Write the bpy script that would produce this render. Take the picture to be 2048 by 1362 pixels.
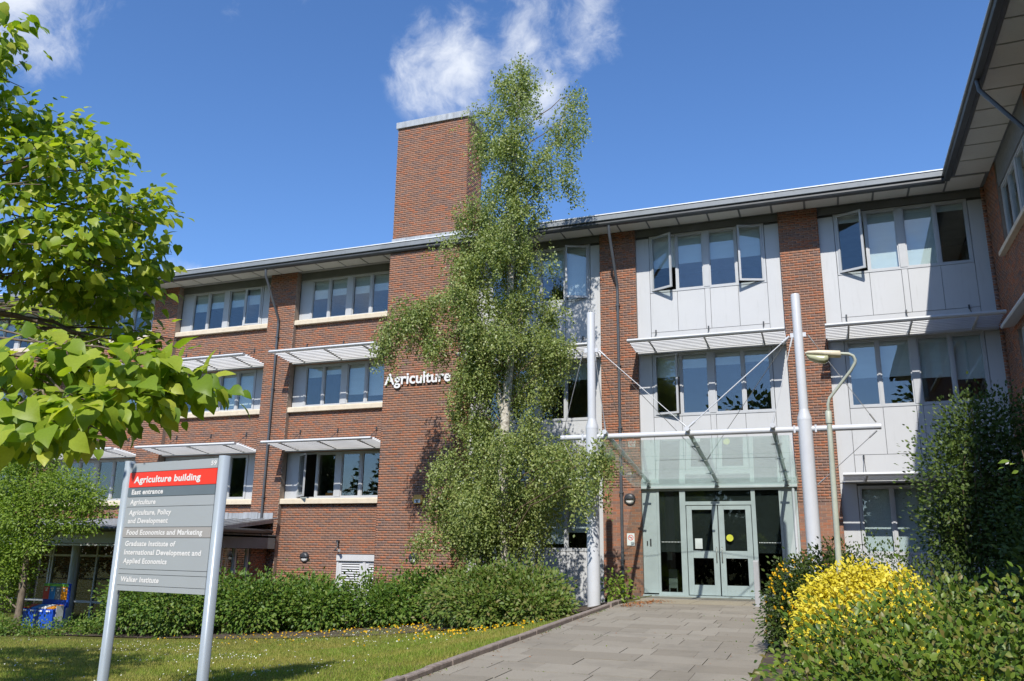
import bpy, math, random
import numpy as np
from mathutils import Vector, Matrix

SC = bpy.context.scene
for o in list(bpy.data.objects):
    bpy.data.objects.remove(o)
C = SC.collection
rng = np.random.default_rng(7)
random.seed(7)
PI = math.pi

# ------------------------------------------------------------------ camera
CAM = np.array([0.0, -24.0, 1.087])
FWD = Vector((-0.34612, 0.90402, 0.25089)); RGT = Vector((0.93505, 0.35425, 0.01352)); UPV = Vector((0.07666, -0.23927, 0.96792))
cd = bpy.data.cameras.new('camera')
cd.sensor_width = 36; cd.lens = 36 * 1647.6 / 2048; cd.clip_start = 0.05; cd.clip_end = 2000
cam = bpy.data.objects.new('camera', cd); C.objects.link(cam)
m = Matrix((RGT, UPV, -FWD)).transposed().to_4x4(); m.translation = Vector(CAM)
cam.matrix_world = m
SC.camera = cam

# ------------------------------------------------------------------ sky, sun, exposure
SUN = Vector((0.175, -1.0, 1.0)).normalized()          # towards the sun
W = bpy.data.worlds.new('World'); SC.world = W; W.use_nodes = True
nt = W.node_tree; nt.nodes.clear()
def N(t, typ, **kw):
    n = t.nodes.new(typ)
    for k, v in kw.items():
        setattr(n, k, v)
    return n
def L(t, a, b): t.links.new(a, b)
sky = N(nt, 'ShaderNodeTexSky', sky_type='NISHITA', sun_disc=False)
sky.sun_elevation = math.asin(SUN.z); sky.sun_rotation = math.atan2(SUN.x, SUN.y)
sky.altitude = 300; sky.air_density = 1.0; sky.dust_density = 0.35; sky.ozone_density = 3.0
bg = N(nt, 'ShaderNodeBackground'); bg.inputs[1].default_value = 0.105
wo = N(nt, 'ShaderNodeOutputWorld')
tc = N(nt, 'ShaderNodeTexCoord')
def math_(t, op, a, b=None, clamp=False):
    n = N(t, 'ShaderNodeMath', operation=op, use_clamp=clamp)
    for i, v in enumerate((a, b)):
        if v is None: continue
        if isinstance(v, (int, float)): n.inputs[i].default_value = v
        else: L(t, v, n.inputs[i])
    return n.outputs[0]
nrm = N(nt, 'ShaderNodeVectorMath', operation='NORMALIZE'); L(nt, tc.outputs['Generated'], nrm.inputs[0])
wp = N(nt, 'ShaderNodeTexNoise'); wp.inputs['Scale'].default_value = 9; wp.inputs['Detail'].default_value = 4; L(nt, nrm.outputs[0], wp.inputs['Vector'])
wa = N(nt, 'ShaderNodeVectorMath', operation='MULTIPLY_ADD'); L(nt, wp.outputs['Color'], wa.inputs[0]); wa.inputs[1].default_value = (0.09, 0.09, 0.09); L(nt, nrm.outputs[0], wa.inputs[2])
nz1 = N(nt, 'ShaderNodeTexNoise'); nz1.inputs['Scale'].default_value = 8.5; nz1.inputs['Detail'].default_value = 12; nz1.inputs['Roughness'].default_value = 0.62
nz2 = N(nt, 'ShaderNodeTexNoise'); nz2.inputs['Scale'].default_value = 26; nz2.inputs['Detail'].default_value = 8; nz2.inputs['Roughness'].default_value = 0.65
L(nt, wa.outputs[0], nz1.inputs['Vector']); L(nt, wa.outputs[0], nz2.inputs['Vector'])
# cloud banks: direction, angular radius, strength
BLOBS = [((-0.365, 0.755, 0.548), 0.10, 1.25), ((-0.395, 0.7555, 0.5227), 0.055, 0.8), ((-0.285, 0.775, 0.57), 0.11, 0.85), ((-0.217, 0.782, 0.584), 0.075, 1.15),
         ((-0.279, 0.809, 0.517), 0.07, 0.8), ((-0.284, 0.72, 0.63), 0.12, 0.8), ((-0.70, 0.475, 0.535), 0.11, 1.3), ((-0.49, 0.635, 0.592), 0.055, 0.55),
         ((-0.557, 0.604, 0.57), 0.04, 0.35), ((-0.6642, 0.683, 0.302), 0.035, 0.9), ((-0.63, 0.72, 0.29), 0.02, 0.5),
         # the rest of the sky carries scattered fair weather clouds as well
         ((0.5, -0.6, 0.6), 0.30, 0.8), ((-0.5, -0.75, 0.45), 0.28, 0.9), ((0.1, -0.8, 0.35), 0.22, 0.8), ((0.85, 0.1, 0.5), 0.25, 0.8), ((-0.9, -0.2, 0.4), 0.25, 0.8), ((-0.1, -0.45, 0.88), 0.25, 0.8)]
acc = None
for d, rad, st in BLOBS:
    dv = Vector(d).normalized()
    dn = N(nt, 'ShaderNodeVectorMath', operation='DISTANCE'); L(nt, nrm.outputs[0], dn.inputs[0]); dn.inputs[1].default_value = dv
    f = math_(nt, 'DIVIDE', dn.outputs['Value'], rad)
    f = math_(nt, 'SUBTRACT', 1.0, f, True)
    f = math_(nt, 'MULTIPLY', f, st)
    acc = f if acc is None else math_(nt, 'MAXIMUM', acc, f)
q = math_(nt, 'ADD', math_(nt, 'MULTIPLY', math_(nt, 'SUBTRACT', nz1.outputs['Fac'], 0.5), 2.6), math_(nt, 'MULTIPLY', math_(nt, 'SUBTRACT', nz2.outputs['Fac'], 0.5), 0.9))
q = math_(nt, 'ADD', q, math_(nt, 'SUBTRACT', math_(nt, 'MULTIPLY', math_(nt, 'POWER', acc, 0.6), 1.35), 0.62))
q = math_(nt, 'MULTIPLY', q, math_(nt, 'MINIMUM', math_(nt, 'MULTIPLY', acc, 4.0), 1.0))
mr = N(nt, 'ShaderNodeMapRange', interpolation_type='SMOOTHSTEP'); L(nt, q, mr.inputs[0])
mr.inputs[1].default_value = 0.0; mr.inputs[2].default_value = 1.05; mr.inputs[3].default_value = 0; mr.inputs[4].default_value = 0.85
mx = N(nt, 'ShaderNodeMix', data_type='RGBA'); L(nt, mr.outputs[0], mx.inputs[0])
hs = N(nt, 'ShaderNodeHueSaturation'); hs.inputs['Saturation'].default_value = 1.12; hs.inputs['Value'].default_value = 1.12
L(nt, sky.outputs[0], hs.inputs['Color'])
tn = N(nt, 'ShaderNodeMix', data_type='RGBA', blend_type='MULTIPLY'); tn.inputs[0].default_value = 1; L(nt, hs.outputs[0], tn.inputs[6]); tn.inputs[7].default_value = (0.95, 1.035, 1.20, 1)
L(nt, tn.outputs[2], mx.inputs[6]); mx.inputs[7].default_value = (6.6, 6.9, 7.4, 1)
L(nt, mx.outputs[2], bg.inputs[0]); L(nt, bg.outputs[0], wo.inputs[0])

sl = bpy.data.lights.new('sun', 'SUN'); sl.energy = 4.0; sl.angle = math.radians(0.55); sl.color = (1.0, 0.95, 0.87)
so = bpy.data.objects.new('sun', sl); C.objects.link(so)
so.rotation_euler = SUN.to_track_quat('Z', 'Y').to_euler(); so.location = (0, -60, 60)

SC.view_settings.view_transform = 'Standard'; SC.view_settings.look = 'None'
SC.view_settings.exposure = 0.5; SC.view_settings.gamma = 1; SC.view_settings.use_curve_mapping = False
SC.render.engine = 'CYCLES'
SC.cycles.use_denoising = True
SC.cycles.max_bounces = 10; SC.cycles.transparent_max_bounces = 16
SC.cycles.diffuse_bounces = 4; SC.cycles.glossy_bounces = 4
SC.cycles.caustics_reflective = False; SC.cycles.caustics_refractive = False

# ------------------------------------------------------------------ materials
def mat_base(name):
    m = bpy.data.materials.new(name); m.use_nodes = True
    t = m.node_tree; t.nodes.clear()
    out = N(t, 'ShaderNodeOutputMaterial'); p = N(t, 'ShaderNodeBsdfPrincipled')
    L(t, p.outputs[0], out.inputs[0])
    return m, t, p, out
def objco(t):
    return N(t, 'ShaderNodeNewGeometry').outputs['Position']
def noise(t, scale, detail=4, rough=0.5, vec=None, stretch=None):
    n = N(t, 'ShaderNodeTexNoise'); n.inputs['Scale'].default_value = scale; n.inputs['Detail'].default_value = detail; n.inputs['Roughness'].default_value = rough
    v = vec or objco(t)
    if stretch:
        mp = N(t, 'ShaderNodeMapping'); mp.inputs['Scale'].default_value = stretch; L(t, v, mp.inputs[0]); v = mp.outputs[0]
    L(t, v, n.inputs['Vector'])
    return n.outputs['Fac']
def ramp(t, fac, stops, interp='LINEAR'):
    r = N(t, 'ShaderNodeValToRGB'); r.color_ramp.interpolation = interp
    e = r.color_ramp.elements
    while len(e) < len(stops): e.new(0.5)
    for el, (p, c) in zip(e, stops):
        el.position = p; el.color = (*c, 1)
    L(t, fac, r.inputs[0]); return r.outputs[0]
def bump(t, p, h, strength, dist=0.01):
    b = N(t, 'ShaderNodeBump'); b.inputs['Strength'].default_value = strength; b.inputs['Distance'].default_value = dist
    L(t, h, b.inputs['Height']); L(t, b.outputs[0], p.inputs['Normal'])
def mixc(t, f, a, b, mode='MIX'):
    n = N(t, 'ShaderNodeMix', data_type='RGBA', blend_type=mode)
    for i, v in ((0, f), (6, a), (7, b)):
        if isinstance(v, (int, float)): n.inputs[i].default_value = v
        elif isinstance(v, tuple): n.inputs[i].default_value = (*v, 1)
        else: L(t, v, n.inputs[i])
    return n.outputs[2]
def plain(name, col, rough=0.5, metal=0.0, var=0.12, scale=3.0, spec=0.5, stretch=None, bmp=0.0, dirt=None):
    m, t, p, o = mat_base(name)
    n1 = noise(t, scale, 6, 0.6, stretch=stretch)
    lo = tuple(max(0, c * (1 - var)) for c in col); hi = tuple(min(1, c * (1 + var)) for c in col)
    c = ramp(t, n1, [(0.3, lo), (0.7, hi)])
    if dirt:
        n2 = noise(t, scale * 0.9 + 1.3, 8, 0.65, stretch=(5, 5, 0.5))
        f = ramp(t, n2, [(0.56, (0, 0, 0)), (0.75, (dirt[1],) * 3)])
        c = mixc(t, f, c, dirt[0])
    L(t, c, p.inputs['Base Color'])
    r = ramp(t, noise(t, scale * 4, 3), [(0.3, (rough * 0.85,) * 3), (0.7, (min(1, rough * 1.12),) * 3)])
    L(t, r, p.inputs['Roughness']); p.inputs['Metallic'].default_value = metal
    p.inputs['Specular IOR Level'].default_value = spec
    if bmp: bump(t, p, noise(t, scale * 25, 4), bmp, 0.004)
    return m
def island_rnd(t):
    g = N(t, 'ShaderNodeNewGeometry'); oi = N(t, 'ShaderNodeObjectInfo')
    return math_(t, 'FRACT', math_(t, 'ADD', g.outputs['Random Per Island'], oi.outputs['Random']))
def mat_brick():
    m, t, p, o = mat_base('brick')
    r = island_rnd(t)
    big = noise(t, 1.1, 3)
    rr = math_(t, 'ADD', r, math_(t, 'MULTIPLY', math_(t, 'SUBTRACT', big, 0.5), 0.35), True)
    c = ramp(t, rr, [(0, (0.216, 0.137, 0.112)), (0.2, (0.259, 0.151, 0.114)), (0.42, (0.302, 0.160, 0.108)), (0.66, (0.329, 0.163, 0.102)), (0.85, (0.343, 0.152, 0.092)), (1, (0.383, 0.149, 0.080))])
    sp = noise(t, 60, 4, 0.7)
    c = mixc(t, 0.28, c, ramp(t, sp, [(0.3, (0.45, 0.43, 0.42)), (0.7, (1, 1, 1))]), 'MULTIPLY')
    eff = noise(t, 1.7, 7, 0.7)
    c = mixc(t, ramp(t, eff, [(0.66, (0, 0, 0)), (0.82, (0.35, 0.35, 0.35))]), c, (0.42, 0.34, 0.29))
    stn = noise(t, 0.8, 7, 0.6, stretch=(1.6, 1.6, 0.5))
    c = mixc(t, ramp(t, stn, [(0.5, (0, 0, 0)), (0.75, (0.38, 0.38, 0.38))]), c, mixc(t, 1.0, c, (0.62, 0.64, 0.66), 'MULTIPLY'))
    L(t, c, p.inputs['Base Color']); p.inputs['Roughness'].default_value = 0.9; p.inputs['Specular IOR Level'].default_value = 0.2
    bump(t, p, sp, 0.5, 0.004)
    return m
def mat_leaf(name, cols, trans=0.35, rough=0.5, tcol=None, spec=0.25):
    """leaf blade: diffuse + light through the blade, tone varied from leaf to leaf"""
    m, t, p, o = mat_base(name)
    r = island_rnd(t)
    k = len(cols)
    c = ramp(t, r, [(i / (k - 1), cols[i]) for i in range(k)])
    vn = noise(t, 90, 3)
    c = mixc(t, 0.3, c, ramp(t, vn, [(0.3, (0.6, 0.62, 0.5)), (0.7, (1, 1, 1))]), 'MULTIPLY')
    L(t, c, p.inputs['Base Color']); p.inputs['Roughness'].default_value = rough; p.inputs['Specular IOR Level'].default_value = spec
    tr = N(t, 'ShaderNodeBsdfTranslucent')
    tcn = mixc(t, 1.0, c, tcol or (1.5, 1.6, 0.5), 'MULTIPLY'); L(t, tcn, tr.inputs[0])
    mx = N(t, 'ShaderNodeMixShader'); mx.inputs[0].default_value = trans
    L(t, p.outputs[0], mx.inputs[1]); L(t, tr.outputs[0], mx.inputs[2]); L(t, mx.outputs[0], o.inputs[0])
    return m
def mat_glass(name, tint, ior=1.55, extra=0.04, dirt=0.0, refl=(1, 1, 1)):
    """flat pane: see through with a Fresnel mirror on top"""
    m, t, p, o = mat_base(name); t.nodes.remove(p)
    tr = N(t, 'ShaderNodeBsdfTransparent'); tr.inputs[0].default_value = (*tint, 1)
    gl = N(t, 'ShaderNodeBsdfGlossy'); gl.inputs['Roughness'].default_value = 0.0; gl.inputs[0].default_value = (*refl, 1)
    bm = N(t, 'ShaderNodeBump'); bm.inputs['Strength'].default_value = 0.02; bm.inputs['Distance'].default_value = 0.02
    L(t, noise(t, 1.6, 1), bm.inputs['Height']); L(t, bm.outputs[0], gl.inputs['Normal'])
    gm = N(t, 'ShaderNodeNewGeometry'); dt = N(t, 'ShaderNodeVectorMath', operation='DOT_PRODUCT'); L(t, gm.outputs['Incoming'], dt.inputs[0]); L(t, gm.outputs['Normal'], dt.inputs[1])
    f0 = ((ior - 1) / (ior + 1)) ** 2 + extra          # Schlick, the same from both faces of the pane
    q5 = math_(t, 'POWER', math_(t, 'SUBTRACT', 1.0, math_(t, 'ABSOLUTE', dt.outputs['Value']), True), 5.0)
    f = math_(t, 'ADD', math_(t, 'MULTIPLY', q5, 1 - f0), f0, True)
    mx = N(t, 'ShaderNodeMixShader'); L(t, f, mx.inputs[0]); L(t, tr.outputs[0], mx.inputs[1]); L(t, gl.outputs[0], mx.inputs[2])
    last = mx
    if dirt:
        df = N(t, 'ShaderNodeBsdfTranslucent'); df.inputs[0].default_value = (0.62, 0.74, 0.70, 1)
        m2 = N(t, 'ShaderNodeMixShader'); L(t, ramp(t, noise(t, 2.5, 6, 0.65), [(0.3, (dirt * 0.5,) * 3), (0.75, (dirt * 1.5,) * 3)]), m2.inputs[0])
        L(t, mx.outputs[0], m2.inputs[1]); L(t, df.outputs[0], m2.inputs[2]); last = m2
    L(t, last.outputs[0], o.inputs[0])
    return m

M = {}
M['brick'] = mat_brick()
M['mortar'] = plain('mortar', (0.30, 0.235, 0.19), 0.95, var=0.2, scale=6)
M['stone'] = plain('pale_stone', (0.60, 0.52, 0.40), 0.85, var=0.10, scale=4, bmp=0.2, dirt=((0.30, 0.26, 0.2), 0.35))
M['panel'] = plain('white_panel', (0.50, 0.51, 0.52), 0.55, var=0.03, scale=1.0, spec=0.35, dirt=((0.40, 0.41, 0.41), 0.5))
M['gap'] = plain('joint_dark', (0.10, 0.105, 0.11), 0.8)
M['frame'] = plain('window_frame', (0.44, 0.455, 0.47), 0.45, var=0.05, scale=2, dirt=((0.33, 0.33, 0.33), 0.35))
M['shade'] = plain('shade_metal', (0.54, 0.55, 0.56), 0.4, var=0.05, scale=2, dirt=((0.42, 0.43, 0.42), 0.4))
M['white'] = plain('white_paint', (0.55, 0.57, 0.60), 0.35, var=0.04, scale=1.5, dirt=((0.46, 0.47, 0.47), 0.25))
M['gutter'] = plain('gutter_dark', (0.045, 0.05, 0.055), 0.45, var=0.2, scale=2)
M['fascia'] = plain('fascia_grey', (0.16, 0.175, 0.185), 0.5, var=0.12, scale=1.2, dirt=((0.05, 0.05, 0.05), 0.45))
M['edge'] = plain('roof_edge', (0.72, 0.74, 0.76), 0.4, var=0.08)
M['roof'] = plain('roof_sheet', (0.40, 0.41, 0.42), 0.55, var=0.08)
M['soffit'] = plain('soffit_board', (0.60, 0.60, 0.57), 0.75, var=0.05, scale=1.2, dirt=((0.34, 0.34, 0.32), 0.4))
M['band'] = plain('dark_band', (0.17, 0.18, 0.185), 0.6, var=0.08)
M['pipe'] = plain('pipe_grey', (0.075, 0.082, 0.092), 0.4, var=0.12)
M['lead'] = plain('lead_sheet', (0.34, 0.36, 0.38), 0.5, metal=0.15, var=0.25, scale=2.2, stretch=(3, 3, 0.5), dirt=((0.55, 0.57, 0.59), 0.6))
M['doorframe'] = plain('door_frame_metal', (0.40, 0.45, 0.45), 0.45, var=0.07, scale=2, dirt=((0.33, 0.36, 0.36), 0.35))
M['glass'] = mat_glass('window_glass', (0.86, 0.91, 0.91), 1.6, 0.03)
M['doorglass'] = mat_glass('door_glass', (0.62, 0.66, 0.64), 1.45, 0.0)
M['canopyglass'] = mat_glass('canopy_glass', (0.94, 0.98, 0.965), 1.5, 0.0, dirt=0.065, refl=(0.8, 0.92, 0.88))
M['blind'] = plain('blind_cloth', (0.80, 0.81, 0.81), 0.9, var=0.04, scale=1.5, stretch=(1, 1, 8))
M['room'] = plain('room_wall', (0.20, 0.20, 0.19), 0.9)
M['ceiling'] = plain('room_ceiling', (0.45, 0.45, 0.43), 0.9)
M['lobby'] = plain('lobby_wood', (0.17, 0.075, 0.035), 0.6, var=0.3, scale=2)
M['signgrey'] = plain('sign_grey', (0.335, 0.365, 0.385), 0.35, var=0.02, scale=1)
M['signdark'] = plain('sign_dark', (0.13, 0.165, 0.19), 0.35, var=0.03)
M['signbrown'] = plain('sign_warm', (0.335, 0.325, 0.315), 0.35, var=0.02)
M['signred'] = plain('sign_red', (0.80, 0.045, 0.022), 0.4, var=0.03)
M['signpost'] = plain('sign_post', (0.37, 0.425, 0.475), 0.32, var=0.03, metal=0.15, scale=1.2)
M['text'] = plain('letter_white', (0.70, 0.70, 0.70), 0.5, var=0.02)
M['lamp'] = plain('lamp_paint', (0.42, 0.45, 0.38), 0.5, var=0.1, dirt=((0.25, 0.27, 0.2), 0.4))
M['lamphead'] = plain('lamp_head', (0.66, 0.60, 0.46), 0.55, var=0.12, scale=9, dirt=((0.20, 0.16, 0.09), 0.5))
M['lampbowl'] = plain('lamp_bowl', (0.42, 0.43, 0.28), 0.25, var=0.12, scale=6)
M['dark'] = plain('dark_plastic', (0.035, 0.038, 0.045), 0.45, var=0.2)
M['milk'] = plain('milk_glass', (0.72, 0.72, 0.70), 0.4, var=0.04)
M['alarm'] = plain('alarm_yellow', (0.75, 0.40, 0.08), 0.45, var=0.06)
M['cable'] = plain('steel_cable', (0.35, 0.34, 0.32), 0.35, metal=0.6, var=0.2)
M['blue'] = plain('bin_blue', (0.012, 0.07, 0.46), 0.35, var=0.08)
M['bred'] = plain('bin_red', (0.70, 0.07, 0.05), 0.4); M['bsky'] = plain('bin_sky', (0.03, 0.25, 0.66), 0.4)
M['bgrey'] = plain('bin_grey', (0.16, 0.19, 0.22), 0.4); M['borange'] = plain('bin_orange', (0.78, 0.31, 0.02), 0.4)
M['bgreen'] = plain('bin_green', (0.18, 0.52, 0.08), 0.4)
M['orange'] = plain('orange_box', (0.62, 0.22, 0.03), 0.6); M['paper'] = plain('paper', (0.62, 0.64, 0.63), 0.8)
M['bollard'] = plain('bollard_grey', (0.34, 0.345, 0.35), 0.5, var=0.08, dirt=((0.2, 0.2, 0.2), 0.3))
M['yellow'] = plain('yellow_disc', (0.68, 0.66, 0.06), 0.5); M['signwhite'] = plain('plate_white', (0.80, 0.81, 0.80), 0.4, var=0.02)
M['black'] = plain('print_black', (0.03, 0.03, 0.03), 0.5)
M['bark'] = plain('grey_bark', (0.16, 0.125, 0.09), 0.9, var=0.35, scale=9, bmp=0.8, stretch=(3, 3, 0.8))
M['twig'] = plain('twig_bark', (0.15, 0.105, 0.065), 0.85, var=0.3, scale=12)
M['soil'] = plain('bare_soil', (0.075, 0.055, 0.04), 0.95, var=0.4, scale=5, bmp=0.8)
M['kerb'] = plain('kerb_stone', (0.25, 0.205, 0.18), 0.92, var=0.3, scale=9, bmp=0.7, dirt=((0.07, 0.075, 0.04), 0.6))
def mat_birch():
    m, t, p, o = mat_base('birch_bark')
    c = ramp(t, noise(t, 3.0, 6, 0.65, stretch=(4, 4, 7)), [(0.36, (0.05, 0.04, 0.03)), (0.46, (0.42, 0.38, 0.31)), (0.7, (0.66, 0.63, 0.56))])
    L(t, c, p.inputs['Base Color']); p.inputs['Roughness'].default_value = 0.8
    return m
M['birch'] = mat_birch()
def mat_paving(name, cols):
    m, t, p, o = mat_base(name)
    r = island_rnd(t)
    c = ramp(t, r, [(0, cols[0]), (0.5, cols[1]), (1, cols[2])])
    c = mixc(t, 0.55, c, ramp(t, noise(t, 140, 3, 0.7), [(0.3, (0.55, 0.55, 0.55)), (0.72, (1.1, 1.1, 1.08))]), 'MULTIPLY')
    c = mixc(t, ramp(t, noise(t, 1.3, 7, 0.65), [(0.5, (0, 0, 0)), (0.72, (0.5, 0.5, 0.5))]), c, (0.165, 0.15, 0.125))
    c = mixc(t, ramp(t, noise(t, 6.5, 5, 0.7), [(0.62, (0, 0, 0)), (0.76, (0.4, 0.4, 0.4))]), c, (0.10, 0.095, 0.08))
    L(t, c, p.inputs['Base Color']); p.inputs['Roughness'].default_value = 0.92; p.inputs['Specular IOR Level'].default_value = 0.25
    bump(t, p, noise(t, 120, 4), 0.35, 0.004)
    return m
M['slab'] = mat_paving('paving_concrete', [(0.262, 0.234, 0.190), (0.296, 0.267, 0.220), (0.330, 0.300, 0.250)])
M['pale'] = mat_paving('threshold_concrete', [(0.33, 0.29, 0.215), (0.345, 0.305, 0.23), (0.36, 0.315, 0.24)])
def mat_ground():
    m, t, p, o = mat_base('lawn_ground')
    c = ramp(t, noise(t, 2.2, 8, 0.65), [(0.3, (0.075, 0.090, 0.022)), (0.52, (0.125, 0.125, 0.035)), (0.72, (0.17, 0.150, 0.055))])
    c = mixc(t, 0.6, c, ramp(t, noise(t, 55, 3, 0.7), [(0.3, (0.4, 0.4, 0.4)), (0.7, (1.15, 1.15, 1.1))]), 'MULTIPLY')
    L(t, c, p.inputs['Base Color']); p.inputs['Roughness'].default_value = 0.95; p.inputs['Specular IOR Level'].default_value = 0.1
    bump(t, p, noise(t, 60, 4), 0.8, 0.02)
    return m
M['ground'] = mat_ground()
def mat_grass():
    m, t, p, o = mat_base('grass_blade')
    g = N(t, 'ShaderNodeNewGeometry'); r = g.outputs['Random Per Island']
    a = ramp(t, r, [(0, (0.140, 0.225, 0.026)), (0.45, (0.215, 0.310, 0.040)), (0.8, (0.31, 0.345, 0.064)), (1, (0.38, 0.32, 0.12))])
    dry = ramp(t, r, [(0, (0.27, 0.255, 0.050)), (0.5, (0.38, 0.325, 0.085)), (1, (0.50, 0.40, 0.15))])
    f = ramp(t, noise(t, 0.55, 5, 0.6), [(0.42, (0, 0, 0)), (0.68, (0.75, 0.75, 0.75))])
    c = mixc(t, f, a, dry)
    L(t, c, p.inputs['Base Color']); p.inputs['Roughness'].default_value = 0.6; p.inputs['Specular IOR Level'].default_value = 0.25
    tr = N(t, 'ShaderNodeBsdfTranslucent'); L(t, mixc(t, 1.0, c, (1.3, 1.4, 0.6), 'MULTIPLY'), tr.inputs[0])
    mx = N(t, 'ShaderNodeMixShader'); mx.inputs[0].default_value = 0.3
    L(t, p.outputs[0], mx.inputs[1]); L(t, tr.outputs[0], mx.inputs[2]); L(t, mx.outputs[0], o.inputs[0])
    return m
M['grass'] = mat_grass()
M['leaf_catalpa'] = mat_leaf('catalpa_leaf', [(0.129, 0.226, 0.022), (0.202, 0.303, 0.028), (0.286, 0.380, 0.038), (0.358, 0.440, 0.050), (0.482, 0.506, 0.075)], 0.42, 0.42)
M['leaf_birch'] = mat_leaf('birch_leaf', [(0.138, 0.189, 0.055), (0.204, 0.260, 0.077), (0.270, 0.330, 0.101), (0.360, 0.384, 0.127)], 0.32, 0.42, spec=0.4)
M['leaf_small'] = mat_leaf('dogwood_leaf', [(0.119, 0.200, 0.025), (0.188, 0.281, 0.037), (0.275, 0.362, 0.062)], 0.38, 0.45)
M['leaf_hedge'] = mat_leaf('hedge_leaf', [(0.047, 0.100, 0.017), (0.085, 0.163, 0.024), (0.130, 0.213, 0.034), (0.195, 0.244, 0.048)], 0.26, 0.45)
M['leaf_hedge2'] = mat_leaf('shrub_leaf', [(0.074, 0.126, 0.024), (0.120, 0.186, 0.035), (0.162, 0.228, 0.046), (0.204, 0.174, 0.064)], 0.26, 0.45)
M['leaf_front'] = mat_leaf('front_leaf', [(0.051, 0.103, 0.016), (0.105, 0.178, 0.025), (0.160, 0.230, 0.034), (0.182, 0.149, 0.050)], 0.25, 0.4)
M['leaf_dark'] = mat_leaf('evergreen_leaf', [(0.040, 0.072, 0.016), (0.072, 0.116, 0.024), (0.120, 0.165, 0.036)], 0.15, 0.45)
M['leaf_hyp'] = mat_leaf('hypericum_leaf', [(0.030, 0.055, 0.012), (0.055, 0.090, 0.018), (0.080, 0.115, 0.024)], 0.25, 0.45)
M['leaf_yellow'] = mat_leaf('golden_leaf', [(0.50, 0.42, 0.022), (0.64, 0.55, 0.035), (0.74, 0.65, 0.060), (0.80, 0.72, 0.12)], 0.30, 0.5, tcol=(1.2, 1.1, 0.5))
M['leaf_far'] = mat_leaf('far_leaf', [(0.030, 0.055, 0.014), (0.05, 0.08, 0.02), (0.07, 0.10, 0.026)], 0.25, 0.5)
M['petal'] = mat_leaf('yellow_petal', [(0.72, 0.40, 0.010), (0.80, 0.52, 0.015)], 0.2, 0.5, tcol=(1, 1, 0.4))
M['petal_w'] = mat_leaf('white_petal', [(0.78, 0.78, 0.72), (0.85, 0.85, 0.80)], 0.2, 0.5, tcol=(1, 1, 1))
M['litter'] = mat_leaf('fallen_leaf', [(0.30, 0.10, 0.035), (0.42, 0.17, 0.06), (0.28, 0.15, 0.07)], 0.1, 0.7, tcol=(1, 1, 1))

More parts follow.
